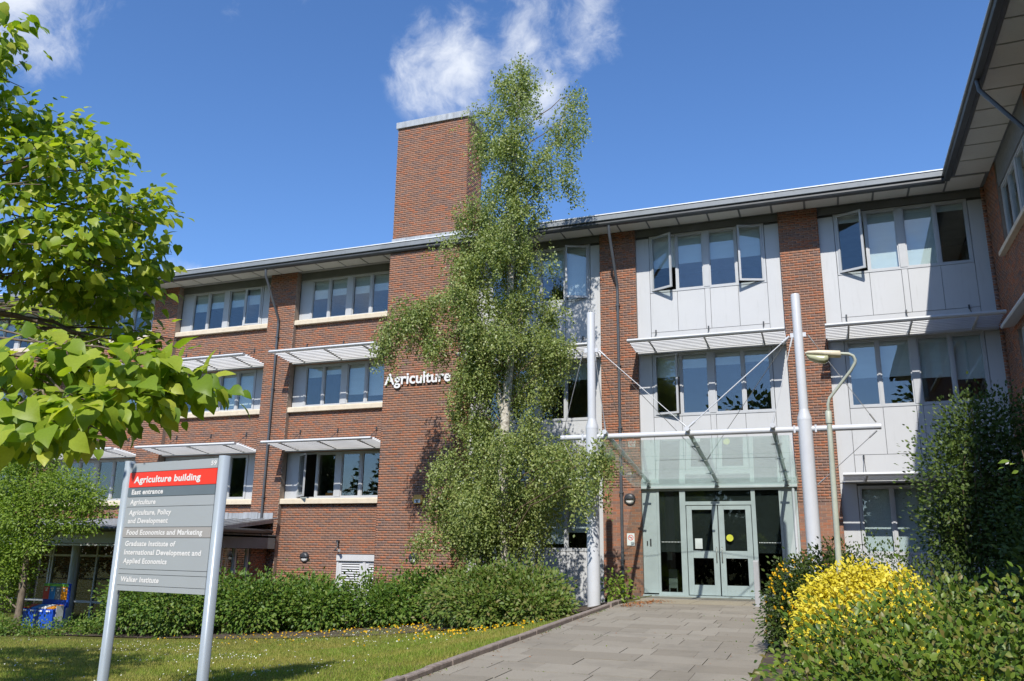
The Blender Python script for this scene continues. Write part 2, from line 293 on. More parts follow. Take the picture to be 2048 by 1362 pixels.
# ------------------------------------------------------------------ mesh helpers
class MB:
    """collects boxes, prisms and tubes in a local frame (u along, d inward, z up), then links them as ONE mesh object"""
    def __init__(s, O=(0, 0, 0), U=(1, 0, 0), I=(0, 1, 0)):
        s.O, s.U, s.I, s.Z = Vector(O), Vector(U), Vector(I), Vector((0, 0, 1)); s.v = []; s.f = []; s.mi = []; s.sm = []; s.cur = 0
    def pt(s, u, d, z): return s.O + s.U * u + s.I * d + s.Z * z
    def face(s, idx, smooth=False): s.f.append(idx); s.mi.append(s.cur); s.sm.append(smooth)
    def box(s, u0, u1, d0, d1, z0, z1, skip=''):
        b = len(s.v)
        for z in (z0, z1):
            for u, d in ((u0, d0), (u1, d0), (u1, d1), (u0, d1)): s.v.append(s.pt(u, d, z))
        for k, q in (('b', (3, 2, 1, 0)), ('t', (4, 5, 6, 7)), ('f', (0, 1, 5, 4)), ('r', (1, 2, 6, 5)), ('k', (2, 3, 7, 6)), ('l', (3, 0, 4, 7))):
            if k not in skip: s.face([b + i for i in q])
        return s
    def quad(s, pts):
        b = len(s.v); s.v += [Vector(p) for p in pts]; s.face(list(range(b, b + len(pts)))); return s
    def prism(s, prof, u0, u1):
        """profile of (d, z) points swept along u"""
        b = len(s.v); n = len(prof)
        for u in (u0, u1):
            for d, z in prof: s.v.append(s.pt(u, d, z))
        for i in range(n):
            j = (i + 1) % n; s.face([b + i, b + j, b + n + j, b + n + i])
        s.face([b + i for i in range(n)][::-1]); s.face([b + n + i for i in range(n)]); return s
    def tube(s, path, rad, seg=10, cap=True, world=True, flat=1.0):
        P = [Vector(p) if world else s.pt(*p) for p in path]
        n = len(P); R = rad if isinstance(rad, (list, tuple)) else [rad] * n
        b = len(s.v); up = None
        for i, p in enumerate(P):
            t = (P[min(i + 1, n - 1)] - P[max(i - 1, 0)]).normalized()
            if up is None:
                up = Vector((0, 0, 1)) if abs(t.z) < 0.9 else Vector((1, 0, 0))
            a = t.cross(up).normalized(); c = a.cross(t).normalized(); up = c
            for k in range(seg):
                an = 2 * PI * k / seg
                s.v.append(p + a * math.cos(an) * R[i] + c * math.sin(an) * R[i] * flat)
        for i in range(n - 1):
            for k in range(seg):
                k2 = (k + 1) % seg
                s.face([b + i * seg + k, b + i * seg + k2, b + (i + 1) * seg + k2, b + (i + 1) * seg + k], True)
        if cap:
            e = len(s.v); s.v += [s.v[b + k].copy() for k in range(seg)] + [s.v[b + (n - 1) * seg + k].copy() for k in range(seg)]
            s.face([e + k for k in range(seg)][::-1]); s.face([e + seg + k for k in range(seg)])
        return s
    def mesh(s, name, mats):
        me = bpy.data.meshes.new(name)
        me.from_pydata([tuple(v) for v in s.v], [], s.f)
        for mm in (mats if isinstance(mats, (list, tuple)) else [mats]): me.materials.append(mm)
        me.polygons.foreach_set('material_index', s.mi); me.polygons.foreach_set('use_smooth', s.sm)
        me.update(); return me
    def build(s, name, mats, parent=None, bevel=0.0):
        o = bpy.data.objects.new(name, s.mesh(name, mats)); C.objects.link(o)
        if parent is not None: o.parent = parent; o.matrix_parent_inverse = world_of(parent).inverted()
        if bevel:
            bv = o.modifiers.new('bevel', 'BEVEL'); bv.width = bevel; bv.segments = 2; bv.limit_method = 'ANGLE'
        return o
def world_of(o):
    mw = o.matrix_basis.copy()
    while o.parent is not None:
        mw = o.parent.matrix_basis @ o.matrix_parent_inverse @ mw if False else o.parent.matrix_basis @ (o.matrix_parent_inverse @ mw); o = o.parent
    return mw
def tag(o, label, cat, group=None):
    o['label'] = label; o['category'] = cat
    if group: o['group'] = group
    return o
def thing(name, label, cat, loc=(0, 0, 0), group=None):
    o = bpy.data.objects.new(name, None); C.objects.link(o); o.location = loc; o.empty_display_size = 0.3
    return tag(o, label, cat, group)
def link(name, me, parent=None, mw=None):
    o = bpy.data.objects.new(name, me); C.objects.link(o)
    if parent is not None: o.parent = parent; o.matrix_parent_inverse = world_of(parent).inverted()
    if mw is not None: o.matrix_basis = mw
    return o
def stuff(o): o['kind'] = 'stuff'; return o
def structure(o): o['kind'] = 'structure'; return o
def np_mesh(name, co, tris, mat, smooth=False):
    me = bpy.data.meshes.new(name)
    n, k = len(co), len(tris)
    me.vertices.add(n); me.vertices.foreach_set('co', np.ascontiguousarray(co, np.float32).ravel())
    me.loops.add(k * 3); me.loops.foreach_set('vertex_index', np.ascontiguousarray(tris, np.int32).ravel())
    me.polygons.add(k); me.polygons.foreach_set('loop_start', np.arange(0, k * 3, 3, dtype=np.int32))
    if smooth: me.polygons.foreach_set('use_smooth', np.ones(k, bool))
    me.materials.append(mat); me.update(); me.validate(); return me

# ------------------------------------------------------------------ ground shape
def smooth(a, b, x):
    t = np.clip((x - a) / (b - a), 0, 1); return t * t * (3 - 2 * t)
def path_z(y): return np.where(y > -4.6, 0.0, 0.036 * (np.maximum(y, -60) + 4.6))
def ground_z(x, y):
    x = np.asarray(x, float); y = np.asarray(y, float)
    s = np.maximum(-4.85 - x, 0)
    w = 0.36 + 0.64 * smooth(-19, -6.5, y)
    lawn = path_z(y) + 0.03 - 1.28 * (1 - np.exp(-s / 6.0)) * w
    bed = path_z(y) - 0.01 + 0.10 * smooth(0, 1.5, x + 1.1)
    return np.where(x < -4.85, lawn, np.where(x > -1.1, bed, path_z(y) - 0.06))
def gz(x, y): return float(ground_z(x, y))

# ------------------------------------------------------------------ brickwork
BL, BH, J = 0.225, 0.075, 0.010
brick_unit = {}
individual = []     # (frame, parent wall, list of rects) laid as single brick objects
def lay(rects):
    out = []
    for (u0, u1, z0, z1) in rects:
        k0 = int(math.floor(z0 / BH)); k1 = int(math.ceil(z1 / BH - 1e-6))
        for k in range(k0, k1):
            za, zb = max(z0, k * BH), min(z1, (k + 1) * BH - J)
            if zb - za < 0.012: continue
            off = (k % 2) * BL / 2
            i0 = int(math.floor((u0 - off) / BL)) - 1; i1 = int(math.ceil((u1 - off) / BL)) + 1
            for i in range(i0, i1):
                ua, ub = max(u0, off + i * BL), min(u1, off + (i + 1) * BL - J)
                if ub - ua < 0.02: continue
                out.append((ua, ub, za, zb))
    return out
def brickwork(frame, rects, parent, d, proud=0.005):
    """every brick a proud block of its own on the mortar face at depth d; joined into one part"""
    b = np.array(lay(rects)); n = len(b)
    if n == 0: return None
    mb = MB(*frame); O, U, I = (np.array(x, float) for x in (mb.O, mb.U, mb.I))
    jit = rng.uniform(-0.0022, 0.0022, n)
    co = np.empty((n, 8, 3))
    for j, (ui, zi, di) in enumerate(((0, 2, 0), (1, 2, 0), (1, 3, 0), (0, 3, 0), (0, 2, 1), (1, 2, 1), (1, 3, 1), (0, 3, 1))):
        dd = np.where(di == 0, d - proud + jit, d + 0.004)
        co[:, j] = O + b[:, ui, None] * U + dd[:, None] * I + b[:, zi, None] * np.array([0, 0, 1.0])
    T = np.array([(0, 1, 2), (0, 2, 3), (0, 4, 5), (0, 5, 1), (1, 5, 6), (1, 6, 2), (2, 6, 7), (2, 7, 3), (3, 7, 4), (3, 4, 0)])
    tris = (T[None] + (np.arange(n) * 8)[:, None, None]).reshape(-1, 3)
    return stuff(link('brickwork', np_mesh('brickwork', co.reshape(-1, 3), tris, M['brick']), parent))
def single_bricks(frame, rects, parent, d, proud=0.005):
    mb = MB(*frame); c = 0
    for ua, ub, za, zb in lay(rects):
        key = (round(ub - ua, 3), round(zb - za, 3), frame)
        if key not in brick_unit:
            q = MB((0, 0, 0), frame[1], frame[2]); w, h = ub - ua, zb - za
            q.box(0, w, 0, proud + 0.004, 0, h, skip='k'); brick_unit[key] = q.mesh('brick', M['brick'])
        p = mb.pt(ua, d - proud + random.uniform(-0.002, 0.002), za)
        o = link('brick', brick_unit[key], parent); o.matrix_basis = Matrix.Translation(p); c += 1
    return c
MAIN = ((0, 0, 0), (1, 0, 0), (0, 1, 0))
def wall(name, parent, frame, rects, d=0.0, thick=0.25, single=None, label=None):
    q = MB(*frame)
    for (u0, u1, z0, z1) in rects: q.box(u0, u1, d, d + thick, z0, z1)
    w = q.build(name, M['mortar'], parent)
    if label: w['label'] = label
    if single:
        keep = []
        for r in rects:
            (u0, u1, z0, z1) = r; (a, b) = single
            if z0 < a: keep.append((u0, u1, z0, a))
            if b < z1: keep.append((u0, u1, b, z1))
            single_bricks(frame, [(u0, u1, max(a, z0), min(b, z1))], w, d)
        brickwork(frame, keep, w, d)
    else: brickwork(frame, rects, w, d)
    return w

# ------------------------------------------------------------------ windows, panels, sunshades
def window(parent, frame, xs, z0, z1, d, opened=(), blinds=None, name='window', side=None, sill=None, transom=None, fd=0.05, seed=0):
    """xs: the four lights [(u0,u1)*4]; frame bars stand fd proud of the glass plane d"""
    r = random.Random(seed)
    q = MB(*frame); a, b = xs[0][0] - 0.06, xs[-1][1] + 0.06; t = 0.045
    q.box(a, b, d - fd, d + 0.05, z1, z1 + 0.055); q.box(a, b, d - fd, d + 0.05, z0 - 0.055, z0)
    edges = [a] + [None] * (len(xs) - 1) + [b]
    q.box(a, xs[0][0], d - fd, d + 0.05, z0, z1); q.box(xs[-1][1], b, d - fd, d + 0.05, z0, z1)
    for i in range(len(xs) - 1): q.box(xs[i][1], xs[i + 1][0], d - fd - (0.012 if i == len(xs) // 2 - 1 else 0), d + 0.05, z0, z1)
    for i, (u0, u1) in enumerate(xs):          # inner rim of every fixed light, set a little back
        if i in opened: continue
        e = 0.035
        for bx in ((u0, u0 + e, z0, z1), (u1 - e, u1, z0, z1), (u0 + e, u1 - e, z0, z0 + e), (u0 + e, u1 - e, z1 - e, z1)):
            q.box(bx[0], bx[1], d - fd + 0.018, d + 0.03, bx[2], bx[3])
        if transom: q.box(u0 + e, u1 - e, d - fd + 0.018, d + 0.03, transom - 0.03, transom + 0.03)
    w = q.build(name, M['frame'], parent)
    for i, (u0, u1) in enumerate(xs):
        if i in opened:
            hinge_left = opened[i] > 0; ang = abs(opened[i]); wd = u1 - u0
            O = q.pt(u0 if hinge_left else u1, d - fd, 0); ca, sa = math.cos(ang), math.sin(ang)
            Uv = (q.U * ca - q.I * sa) if hinge_left else (-q.U * ca - q.I * sa)
            Iv = Vector((0, 0, 1)).cross(Uv) if hinge_left else -Vector((0, 0, 1)).cross(Uv)
            s = MB(O, Uv, Iv); e = 0.06
            for bx in ((0, e, z0, z1), (wd - e, wd, z0, z1), (e, wd - e, z0, z0 + e), (e, wd - e, z1 - e, z1)): s.box(bx[0], bx[1], -0.02, 0.03, bx[2], bx[3])
            s.build('sash', M['frame'], w)['label'] = 'sash standing open'
            p = MB(O, Uv, Iv); p.box(e, wd - e, 0.0, 0.006, z0 + e, z1 - e); p.build('pane', M['glass'], w)
        else:
            p = MB(*frame); tl = r.uniform(-0.004, 0.004)
            A = [p.pt(u0 + 0.02, d + tl, z0 + 0.02), p.pt(u1 - 0.02, d - tl, z0 + 0.02), p.pt(u1 - 0.02, d - tl * 0.5, z1 - 0.02), p.pt(u0 + 0.02, d + tl * 1.5, z1 - 0.02)]
            B = [x + p.I * 0.006 for x in A]
            p.v = A + B; p.cur = 0
            for fc in ((0, 1, 2, 3), (7, 6, 5, 4), (0, 4, 5, 1), (1, 5, 6, 2), (2, 6, 7, 3), (3, 7, 4, 0)): p.face(list(fc))
            p.build('pane', M['glass'], w)
        if blinds and blinds[i] > 0.01:
            k = MB(*frame); k.box(u0 + 0.01, u1 - 0.01, d + 0.10, d + 0.105, z1 - (z1 - z0) * blinds[i], z1 + 0.05); k.box(u0 + 0.01, u1 - 0.01, d + 0.095, d + 0.115, z1 - (z1 - z0) * blinds[i] - 0.02, z1 - (z1 - z0) * blinds[i]); k.build('blind', M['blind'], w)
    if side:
        for (u0, u1, za, zb, dd) in side:
            k = MB(*frame); k.box(u0, u1, dd, dd + 0.03, za, zb); k.build('side_panel', M['panel'] if dd < 0.2 else M['frame'], w)
    if sill:
        (u0, u1, za, zb, da, db) = sill
        k = MB(*frame); k.prism([(da, za), (da, zb - 0.03), (da + 0.03, zb), (db, zb + 0.01), (db, za)], u0, u1); k.build('sill', M['stone'], w, 0.008)
    return w
def sunshade(parent, frame, u0, u1, zi, zo, d0=0.1, depth=1.2, n=8):
    """brise-soleil: outer beam, sloping blades and brackets, hung from thin rods"""
    dz = zo - zi
    us = [u0 + (u1 - u0) * k for k in (0.14, 0.5, 0.86)]
    k = MB(*frame); k.box(u0, u1, d0 - 0.05, d0 + 0.02, zi - 0.05, zi + 0.04); s = k.build('sunshade', M['shade'], parent)
    for u in us:
        q = MB(*frame); q.prism([(d0 - 0.052, zi + 0.10), (-depth + 0.05, zo + 0.05), (-depth + 0.05, zo - 0.02), (d0 - 0.052, zi - 0.0)], u - 0.02, u + 0.02); q.build('bracket', M['shade'], s)
    k = MB(*frame); k.prism([(-depth, zo - 0.035), (-depth - 0.03, zo), (-depth, zo + 0.05), (-depth + 0.11, zo + 0.05), (-depth + 0.11, zo - 0.035)], u0, u1); k.build('outer_beam', M['shade'], s)
    me = None
    for i in range(n):
        f = (i + 0.6) / n; d = -depth + 0.13 + (depth + d0 - 0.28) * f; z = zo + (zi - zo) * f + 0.03
        k = MB(*frame); k.prism([(d + 0.066, z + 0.036), (d + 0.078, z + 0.030), (d + 0.012, z - 0.040), (d, z - 0.034)], u0 + 0.01, u1 - 0.01); k.build('slat', M['shade'], s)
    for u in us:
        k = MB(*frame); k.tube([(u, -depth * 0.45, zi + dz * 0.45 + 0.05), (u, d0, zi + 0.62)], 0.009, 6, world=False); k.box(u - 0.02, u + 0.02, d0 - 0.02, d0 + 0.01, zi + 0.58, zi + 0.70); k.build('hanger_rod', M['gutter'], s)
    return s

# ================================================================== THE BUILDING
B = thing('brick_building', 'three storey red brick building with white panelled bays and a square tower', 'building')
ZE = 11.02                     # underside of the eaves
TW0, TW1 = -13.24, -10.66      # tower
# right hand, white panelled bays  (u0, u1)
bays_r = [(-10.66, -6.25), (-5.11, -0.82), (0.28, 4.58)]
piers_r = [(-6.25, -5.11), (-0.82, 0.28)]
# piers of the right part; bricks nearest the camera laid singly
wall('brick_pier', B, MAIN, [(-6.25, -5.11, -0.1, ZE)], single=(0.0, 3.0))
wall('brick_pier', B, MAIN, [(-0.82, 0.28, -0.1, ZE)], single=(1.35, 2.55))
def light_xs(c, w=0.80):
    return [(c - 1.66, c - 0.93), (c - 0.87, c - 0.09), (c + 0.09, c + 0.87), (c + 0.93, c + 1.66)]
A = math.radians
opn = {(0, 'T'): {3: -A(24)}, (1, 'T'): {0: A(26), 3: -A(20)}, (1, 'F'): {0: A(14)}, (2, 'T'): {0: A(24)}}
bld = {(0, 'T'): [.5, .5, .5, .95], (1, 'T'): [.55, .5, .48, .5], (1, 'F'): [.35, .22, .2, .18], (2, 'T'): [.1, 1, 1, .1], (2, 'F'): [.55, .55, .6, .65], (0, 'F'): [.35, .35, .4, .3], (2, 'G'): [1, 1, .5, 1], (0, 'G'): [.2, .6, .9, .7]}
for bi, (u0, u1) in enumerate(bays_r):
    c = (u0 + u1) / 2 - (0.0 if bi else -0.13); xs = light_xs(c)
    L0, R0 = xs[0][0] - 0.07, xs[-1][1] + 0.07
    q = MB(*MAIN)                     # dark sheet that shows in the panel joints
    zb = 3.0 if bi == 1 else -0.6
    for (za, zc) in ((zb, 1.2), (2.98, 5.05), (6.98, 8.9)):
        if bi == 1 and za < 2: continue
        q.box(u0, u1, 0.165, 0.22, za, zc)
    q.box(u0, L0, 0.165, 0.22, zb + 0.01, ZE); q.box(R0, u1, 0.165, 0.22, zb + 0.01, ZE)
    q.build('backing_sheet', M['gap'], B)
    cols = [(L0, xs[0][1] + 0.03), (xs[0][1] + 0.03, c - 0.08), (c + 0.08, xs[2][1] + 0.03), (xs[2][1] + 0.03, R0)]
    def panel(a, b, za, zc, d=0.125, nm='facade_panel', mt='panel'):
        k = MB(*MAIN); k.box(a + 0.006, b - 0.006, d, d + 0.045, za + 0.006, zc - 0.006); return k.build(nm, M[mt], B)
    for lv, (wz0, wz1) in {'T': (8.97, 10.72), 'F': (5.13, 6.93), 'G': (1.25, 2.92)}.items():
        if bi == 1 and lv == 'G': continue
        w = window(B, MAIN, xs, wz0, wz1, 0.16, opn.get((bi, lv), {}), bld.get((bi, lv)), seed=bi * 7 + len(lv) + int(wz0))
        lo = wz0 - 0.055
        segs = [(7.66, lo)] if lv == 'T' else ([(3.80, lo)] if lv == 'F' else [])
        for (za, zc) in segs:
            for (a, b) in cols: panel(a, b, za, zc)
            panel(c - 0.08, c + 0.08, za, zc, 0.118, 'mullion_cover')
            panel(L0, R0, wz0 - 1.98 if lv == 'T' else wz0 - 2.10, za, 0.13)
        if lv == 'G':
            for (a, b) in cols: panel(a, b, -0.6, lo)
    # lower panes of the birch bay
    for (a, b) in ((u0, L0), (R0, u1)):
        for za, zc in ((3.3 if bi == 1 else -0.6, 3.05), (3.06, 6.98), (6.99, 10.72)):
            if zc <= za: continue
            panel(a, b, za, zc, 0.12, 'side_panel')
    panel(u0, u1, 10.79, ZE, 0.10, 'head_band', 'band')
    sunshade(B, MAIN, u0 - 0.05 if bi else u0 + 0.05, u1 + 0.02 if bi < 2 else u1 - 0.1, 7.03, 7.12)
    if bi != 1: sunshade(B, MAIN, u0 + 0.08, u1 - 0.1, 3.10, 3.16)

# left hand brick bays
bays_l = [(-17.65, -13.24), (-23.10, -18.80), (-28.55, -24.25), (-34.0, -29.70)]
piers_l = [(-18.80, -17.65), (-24.25, -23.10), (-29.70, -28.55), (-35.2, -34.0)]
for p in piers_l: wall('brick_pier', B, MAIN, [(p[0], p[1], -1.8, ZE)])
levels_l = {'T': (9.24, 10.70), 'F': (6.05, 7.46), 'G': (2.88, 4.34)}
openl = {(1, 'T'): {3: -A(5)}, (0, 'G'): {0: A(38)}, (0, 'F'): {}, (2, 'T'): {}, (1, 'G'): {}}
for bi, (u0, u1) in enumerate(bays_l):
    c = (u0 + u1) / 2 - (0.07 if bi == 0 else 0)
    xs = [(c - 1.62, c - 0.93), (c - 0.86, c - 0.15), (c + 0.09, c + 0.80), (c + 0.88, c + 1.57)]
    spand = [(u0, u1, -1.8, 2.62), (u0, u1, 4.40, 5.83), (u0, u1, 7.52, 9.0)]
    if bi == 0: spand = [(u0, -15.27, -1.8, 1.02), (u0, u1, 1.02, 2.62)] + spand[1:]
    wall('brick_spandrel', B, MAIN, spand, d=0.17)
    for lv, (z0, z1) in levels_l.items():
        bl = {'T': [.45, .4, .42, .4], 'F': [.25, .2, .75, .8], 'G': [0, 0, 0, 0]}[lv]
        if bi == 1 and lv == 'F': bl = [.1, .3, .95, .95]
        window(B, MAIN, xs, z0, z1, 0.32, openl.get((bi, lv), {}), bl, side=[(u0, xs[0][0] - 0.07, z0 - 0.05, z1 + 0.06, 0.29), (xs[3][1] + 0.07, u1, z0 - 0.05, z1 + 0.06, 0.29)],
               sill=(u0, u1, z0 - 0.24, z0 - 0.06, 0.03, 0.34), seed=50 + bi * 9 + int(z0))
        if lv == 'T':
            k = MB(*MAIN); k.box(u0, u1, 0.24, 0.29, z1 + 0.06, ZE); k.build('head_band', M['band'], B)
        else:
            sunshade(B, MAIN, u0 - 0.05, u1 - (0.25 if bi == 0 else -0.02), z1 + 0.13, z1 + 0.26, 0.15, 1.2)
# louvred doors in the basement wall beside the tower
q = MB(*MAIN); q.box(-15.27, -13.26, 0.06, 0.20, 0.80, 1.0); q.box(-15.27, -15.20, 0.10, 0.2, -1.2, 0.80); q.box(-14.29, -14.19, 0.10, 0.2, -1.2, 0.80); q.box(-15.2, -13.26, 0.13, 0.2, 0.70, 0.80)
q.box(-15.20, -15.08, 0.11, 0.2, -1.2, 0.70); q.box(-14.41, -14.29, 0.11, 0.2, -1.2, 0.70); q.box(-14.19, -14.07, 0.11, 0.2, -1.2, 0.70)
lv = q.build('louvre_door', M['shade'], B)
for a, b in ((-15.08, -14.41), (-14.07, -13.26)):
    for k in range(24):
        z = 0.66 - k * 0.075
        s = MB(*MAIN); s.prism([(0.12, z - 0.03), (0.17, z + 0.02), (0.18, z + 0.012), (0.13, z - 0.038)], a, b); s.build('slat', M['shade'], lv)
q = MB(*MAIN); q.box(-15.27, -13.26, 0.20, 0.24, -1.2, 0.8); q.build('louvre_back', M['gap'], lv)

# the tower: lower shaft in front of the wall, upper shaft above the eaves
def shaft(x0, x1, y0, y1, z0, z1, name):
    q = MB(*MAIN); q.box(x0, x1, y0, y1, z0, z1)
    w = q.build(name, M['mortar'], B)
    brickwork(MAIN, [(x0, x1, z0, z1)], w, y0)
    brickwork(((x1, 0, 0), (0, 1, 0), (-1, 0, 0)), [(y0, y1, z0, z1)], w, 0.0)
    brickwork(((x0, 0, 0), (0, -1, 0), (1, 0, 0)), [(-y1, -y0, z0, z1)], w, 0.0)
    return w
tl = shaft(TW0, TW1, -1.0, 0.30, -1.8, ZE - 0.03, 'tower_shaft')
tu = shaft(TW0 - 0.06, TW1 + 0.06, -0.80, 0.45, 11.0, 15.60, 'tower_head')
q = MB(*MAIN); q.box(TW0 - 0.12, TW1 + 0.12, -0.87, 0.52, 15.60, 15.84)
q.build('lead_cap', M['lead'], B, 0.012)
for i in range(5):
    u0 = TW0 - 0.08 + i * 0.545
    q = MB(*MAIN); q.box(u0, u0 + 0.54, -0.83 - 0.004 * (i % 2), -0.79, 11.18, 11.44); q.build('lead_flashing', M['lead'], B)
q = MB(*MAIN); q.box(TW1 + 0.05, TW1 + 0.09, -0.8, 0.5, 11.3, 11.5); q.build('lead_flashing', M['lead'], B)

# eaves of the long front: soffit boards, gutter, fascia, roof
XE = 3.50; WX = 4.62
q = MB(*MAIN)
for a, b in ((-36, TW0), (TW1, WX)): q.box(a, b, -0.98, 0.10, ZE + 0.012, ZE + 0.07)
q.build('soffit_backing', M['band'], B)
x = 4.53 - 0.915
def soffit(u0, u1, d0, d1, frame=MAIN):
    k = MB(*frame); k.box(u0, u1, d0, d1, ZE - 0.012, ZE + 0.010); k.build('soffit_board', M['soffit'], B)
while x > -36:
    a, b = x + 0.03, x + 0.915 - 0.03
    for lo, hi in ((-36, TW0 - 0.02), (TW1 + 0.02, WX)):
        aa, bb = max(a, lo), min(b, hi)
        if bb - aa > 0.08: soffit(aa, bb, -0.90, -0.02)
    x -= 0.915
def eaves(frame, u0, u1, r0, r1):
    k = MB(*frame); k.prism([(-1.10, 10.98), (-1.13, 10.90), (-1.10, 10.855), (-0.98, 10.84), (-0.95, 10.90), (-0.95, 11.02)], u0, u1); k.build('gutter', M['gutter'], B)
    k = MB(*frame); k.prism([(-1.14, 10.985), (-1.16, 11.0), (-1.07, 11.19), (-0.9, 11.19), (-0.9, 10.985)], u0, u1); k.build('fascia', M['fascia'], B)
    k = MB(*frame); k.box(u0, u1, -1.10, -0.8, 11.192, 11.222); k.build('roof_edge', M['edge'], B)
    k = MB(*frame); k.prism([(-0.8, 11.20), (7, 11.9), (14, 11.2), (14, 11.0), (-0.8, 11.04)], r0, r1); k.build('roof', M['roof'], B)
eaves(MAIN, -36, XE + 0.02, -36, 3.79)
# right wing, turned towards the camera: local u runs to the camera, d runs to the right
WING = ((4.60, 0, 0), (0, -1, 0), (1, 0, 0))
eaves(WING, 1.09, 26, -14, 26)
k = MB(*WING); k.box(0.985, 26, -0.98, 0.1, ZE + 0.013, ZE + 0.07); k.build('soffit_backing', M['band'], B)
u = 1.0
while u < 26:
    soffit(u + 0.025, u + 0.86, -0.82, -0.02, WING); u += 0.885
for i, u0 in enumerate((1.15, 7.0, 12.85, 18.7)):
    c = u0 + 2.15; xs = light_xs(c)
    for lv, (z0, z1) in {'T': (8.72, 10.26), 'F': (4.95, 6.5), 'G': (1.5, 3.0)}.items():
        window(B, WING, xs, z0, z1, 0.12, {}, [.3, .3, .5, .3], sill=(c - 1.95, c + 1.95, z0 - 0.2, z0 - 0.06, -0.14, 0.14), seed=90 + i + int(z0))
        if lv != 'T':
            k = MB(*WING); k.prism([(-0.30, z1 + 0.16), (-0.32, z1 + 0.2), (-0.30, z1 + 0.26), (0.0, z1 + 0.30), (0.0, z1 + 0.2)], c - 2.0, c + 2.0); k.build('window_hood', M['shade'], B)
    k = MB(*WING); k.box(c - 2.0, c + 2.0, 0.03, 0.12, 10.32, ZE); k.build('head_band', M['band'], B)
    segs = [(c - 1.78, c + 1.78, a, b) for a, b in ((-1, 1.44), (3.06, 4.89), (6.56, 8.66))]
    wall('wing_wall', B, WING, segs + [(c - 2.93 if i else 0.0, c - 1.78, -1, ZE), (c + 1.78, c + 2.93, -1, ZE)], 0.0)
q = MB(*MAIN); q.box(4.58, 4.85, 0.02, 0.30, -0.5, ZE); w = q.build('corner_pier', M['mortar'], B); brickwork(MAIN, [(4.50, 4.80, -0.5, ZE)], w, 0.02)

# rooms behind the glass: floors, ceilings and back walls
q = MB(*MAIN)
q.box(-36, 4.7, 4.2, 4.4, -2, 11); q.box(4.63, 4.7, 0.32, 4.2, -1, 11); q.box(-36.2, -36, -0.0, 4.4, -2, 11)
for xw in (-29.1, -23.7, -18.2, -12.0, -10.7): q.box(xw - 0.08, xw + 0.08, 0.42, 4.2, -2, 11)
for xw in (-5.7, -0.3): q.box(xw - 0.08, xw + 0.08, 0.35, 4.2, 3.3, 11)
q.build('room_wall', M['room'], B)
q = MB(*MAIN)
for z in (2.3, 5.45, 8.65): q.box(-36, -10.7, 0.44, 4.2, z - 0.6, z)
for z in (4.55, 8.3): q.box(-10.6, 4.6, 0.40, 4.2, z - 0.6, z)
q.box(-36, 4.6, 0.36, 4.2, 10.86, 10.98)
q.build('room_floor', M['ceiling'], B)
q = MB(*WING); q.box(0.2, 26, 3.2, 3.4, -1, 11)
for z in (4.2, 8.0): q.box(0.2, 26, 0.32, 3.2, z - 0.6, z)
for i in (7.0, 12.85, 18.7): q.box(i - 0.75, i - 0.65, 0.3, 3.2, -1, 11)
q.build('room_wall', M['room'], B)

# entrance: fascia, screen, double door
E0, E1 = -5.11, -0.82
q = MB(*MAIN); q.box(E0 + 0.01, E1 + 0.02, -0.05, 0.24, 2.96, 3.24); q.build('door_fascia', M['doorframe'], B, 0.006)
for a, b in ((E0 + 0.01, -4.685), (-1.235, E1)):
    q = MB(*MAIN); q.box(a, b, 0.06, 0.18, 0.08, 2.96); q.build('jamb_panel', M['doorframe'], B, 0.004)
q = MB(*MAIN)
for a, b in ((-4.68, -4.61), (-4.02, -3.86), (-2.05, -1.94), (-1.31, -1.24)): q.box(a, b, 0.05, 0.16, 0.04, 2.96)
q.box(-4.61, -4.02, 0.06, 0.15, 0.04, 0.12); q.box(-1.94, -1.31, 0.06, 0.15, 0.04, 0.12)
q.box(-3.86, -2.05, 0.04, 0.15, 2.50, 2.60); q.box(-4.61, -4.02, 0.06, 0.15, 2.90, 2.96); q.box(-1.94, -1.31, 0.06, 0.15, 2.90, 2.96); q.box(-3.86, -2.05, 0.06, 0.15, 2.90, 2.96)
scr = q.build('entrance_screen', M['doorframe'], B)
for a, b, z0, z1 in ((-4.61, -4.02, 0.12, 2.9), (-1.94, -1.31, 0.12, 2.9), (-3.86, -2.05, 2.60, 2.9)):
    k = MB(*MAIN); k.box(a, b, 0.10, 0.106, z0, z1); k.build('pane', M['doorglass'], scr)
for a, b in ((-4.60, -4.03), (-1.93, -1.32)):      # dotted safety line on the side lights
    k = MB(*MAIN); x = a + 0.03
    while x < b - 0.03: k.box(x, x + 0.02, 0.096, 0.0985, 1.47, 1.49); x += 0.042
    k.build('safety_dots', M['signwhite'], scr)
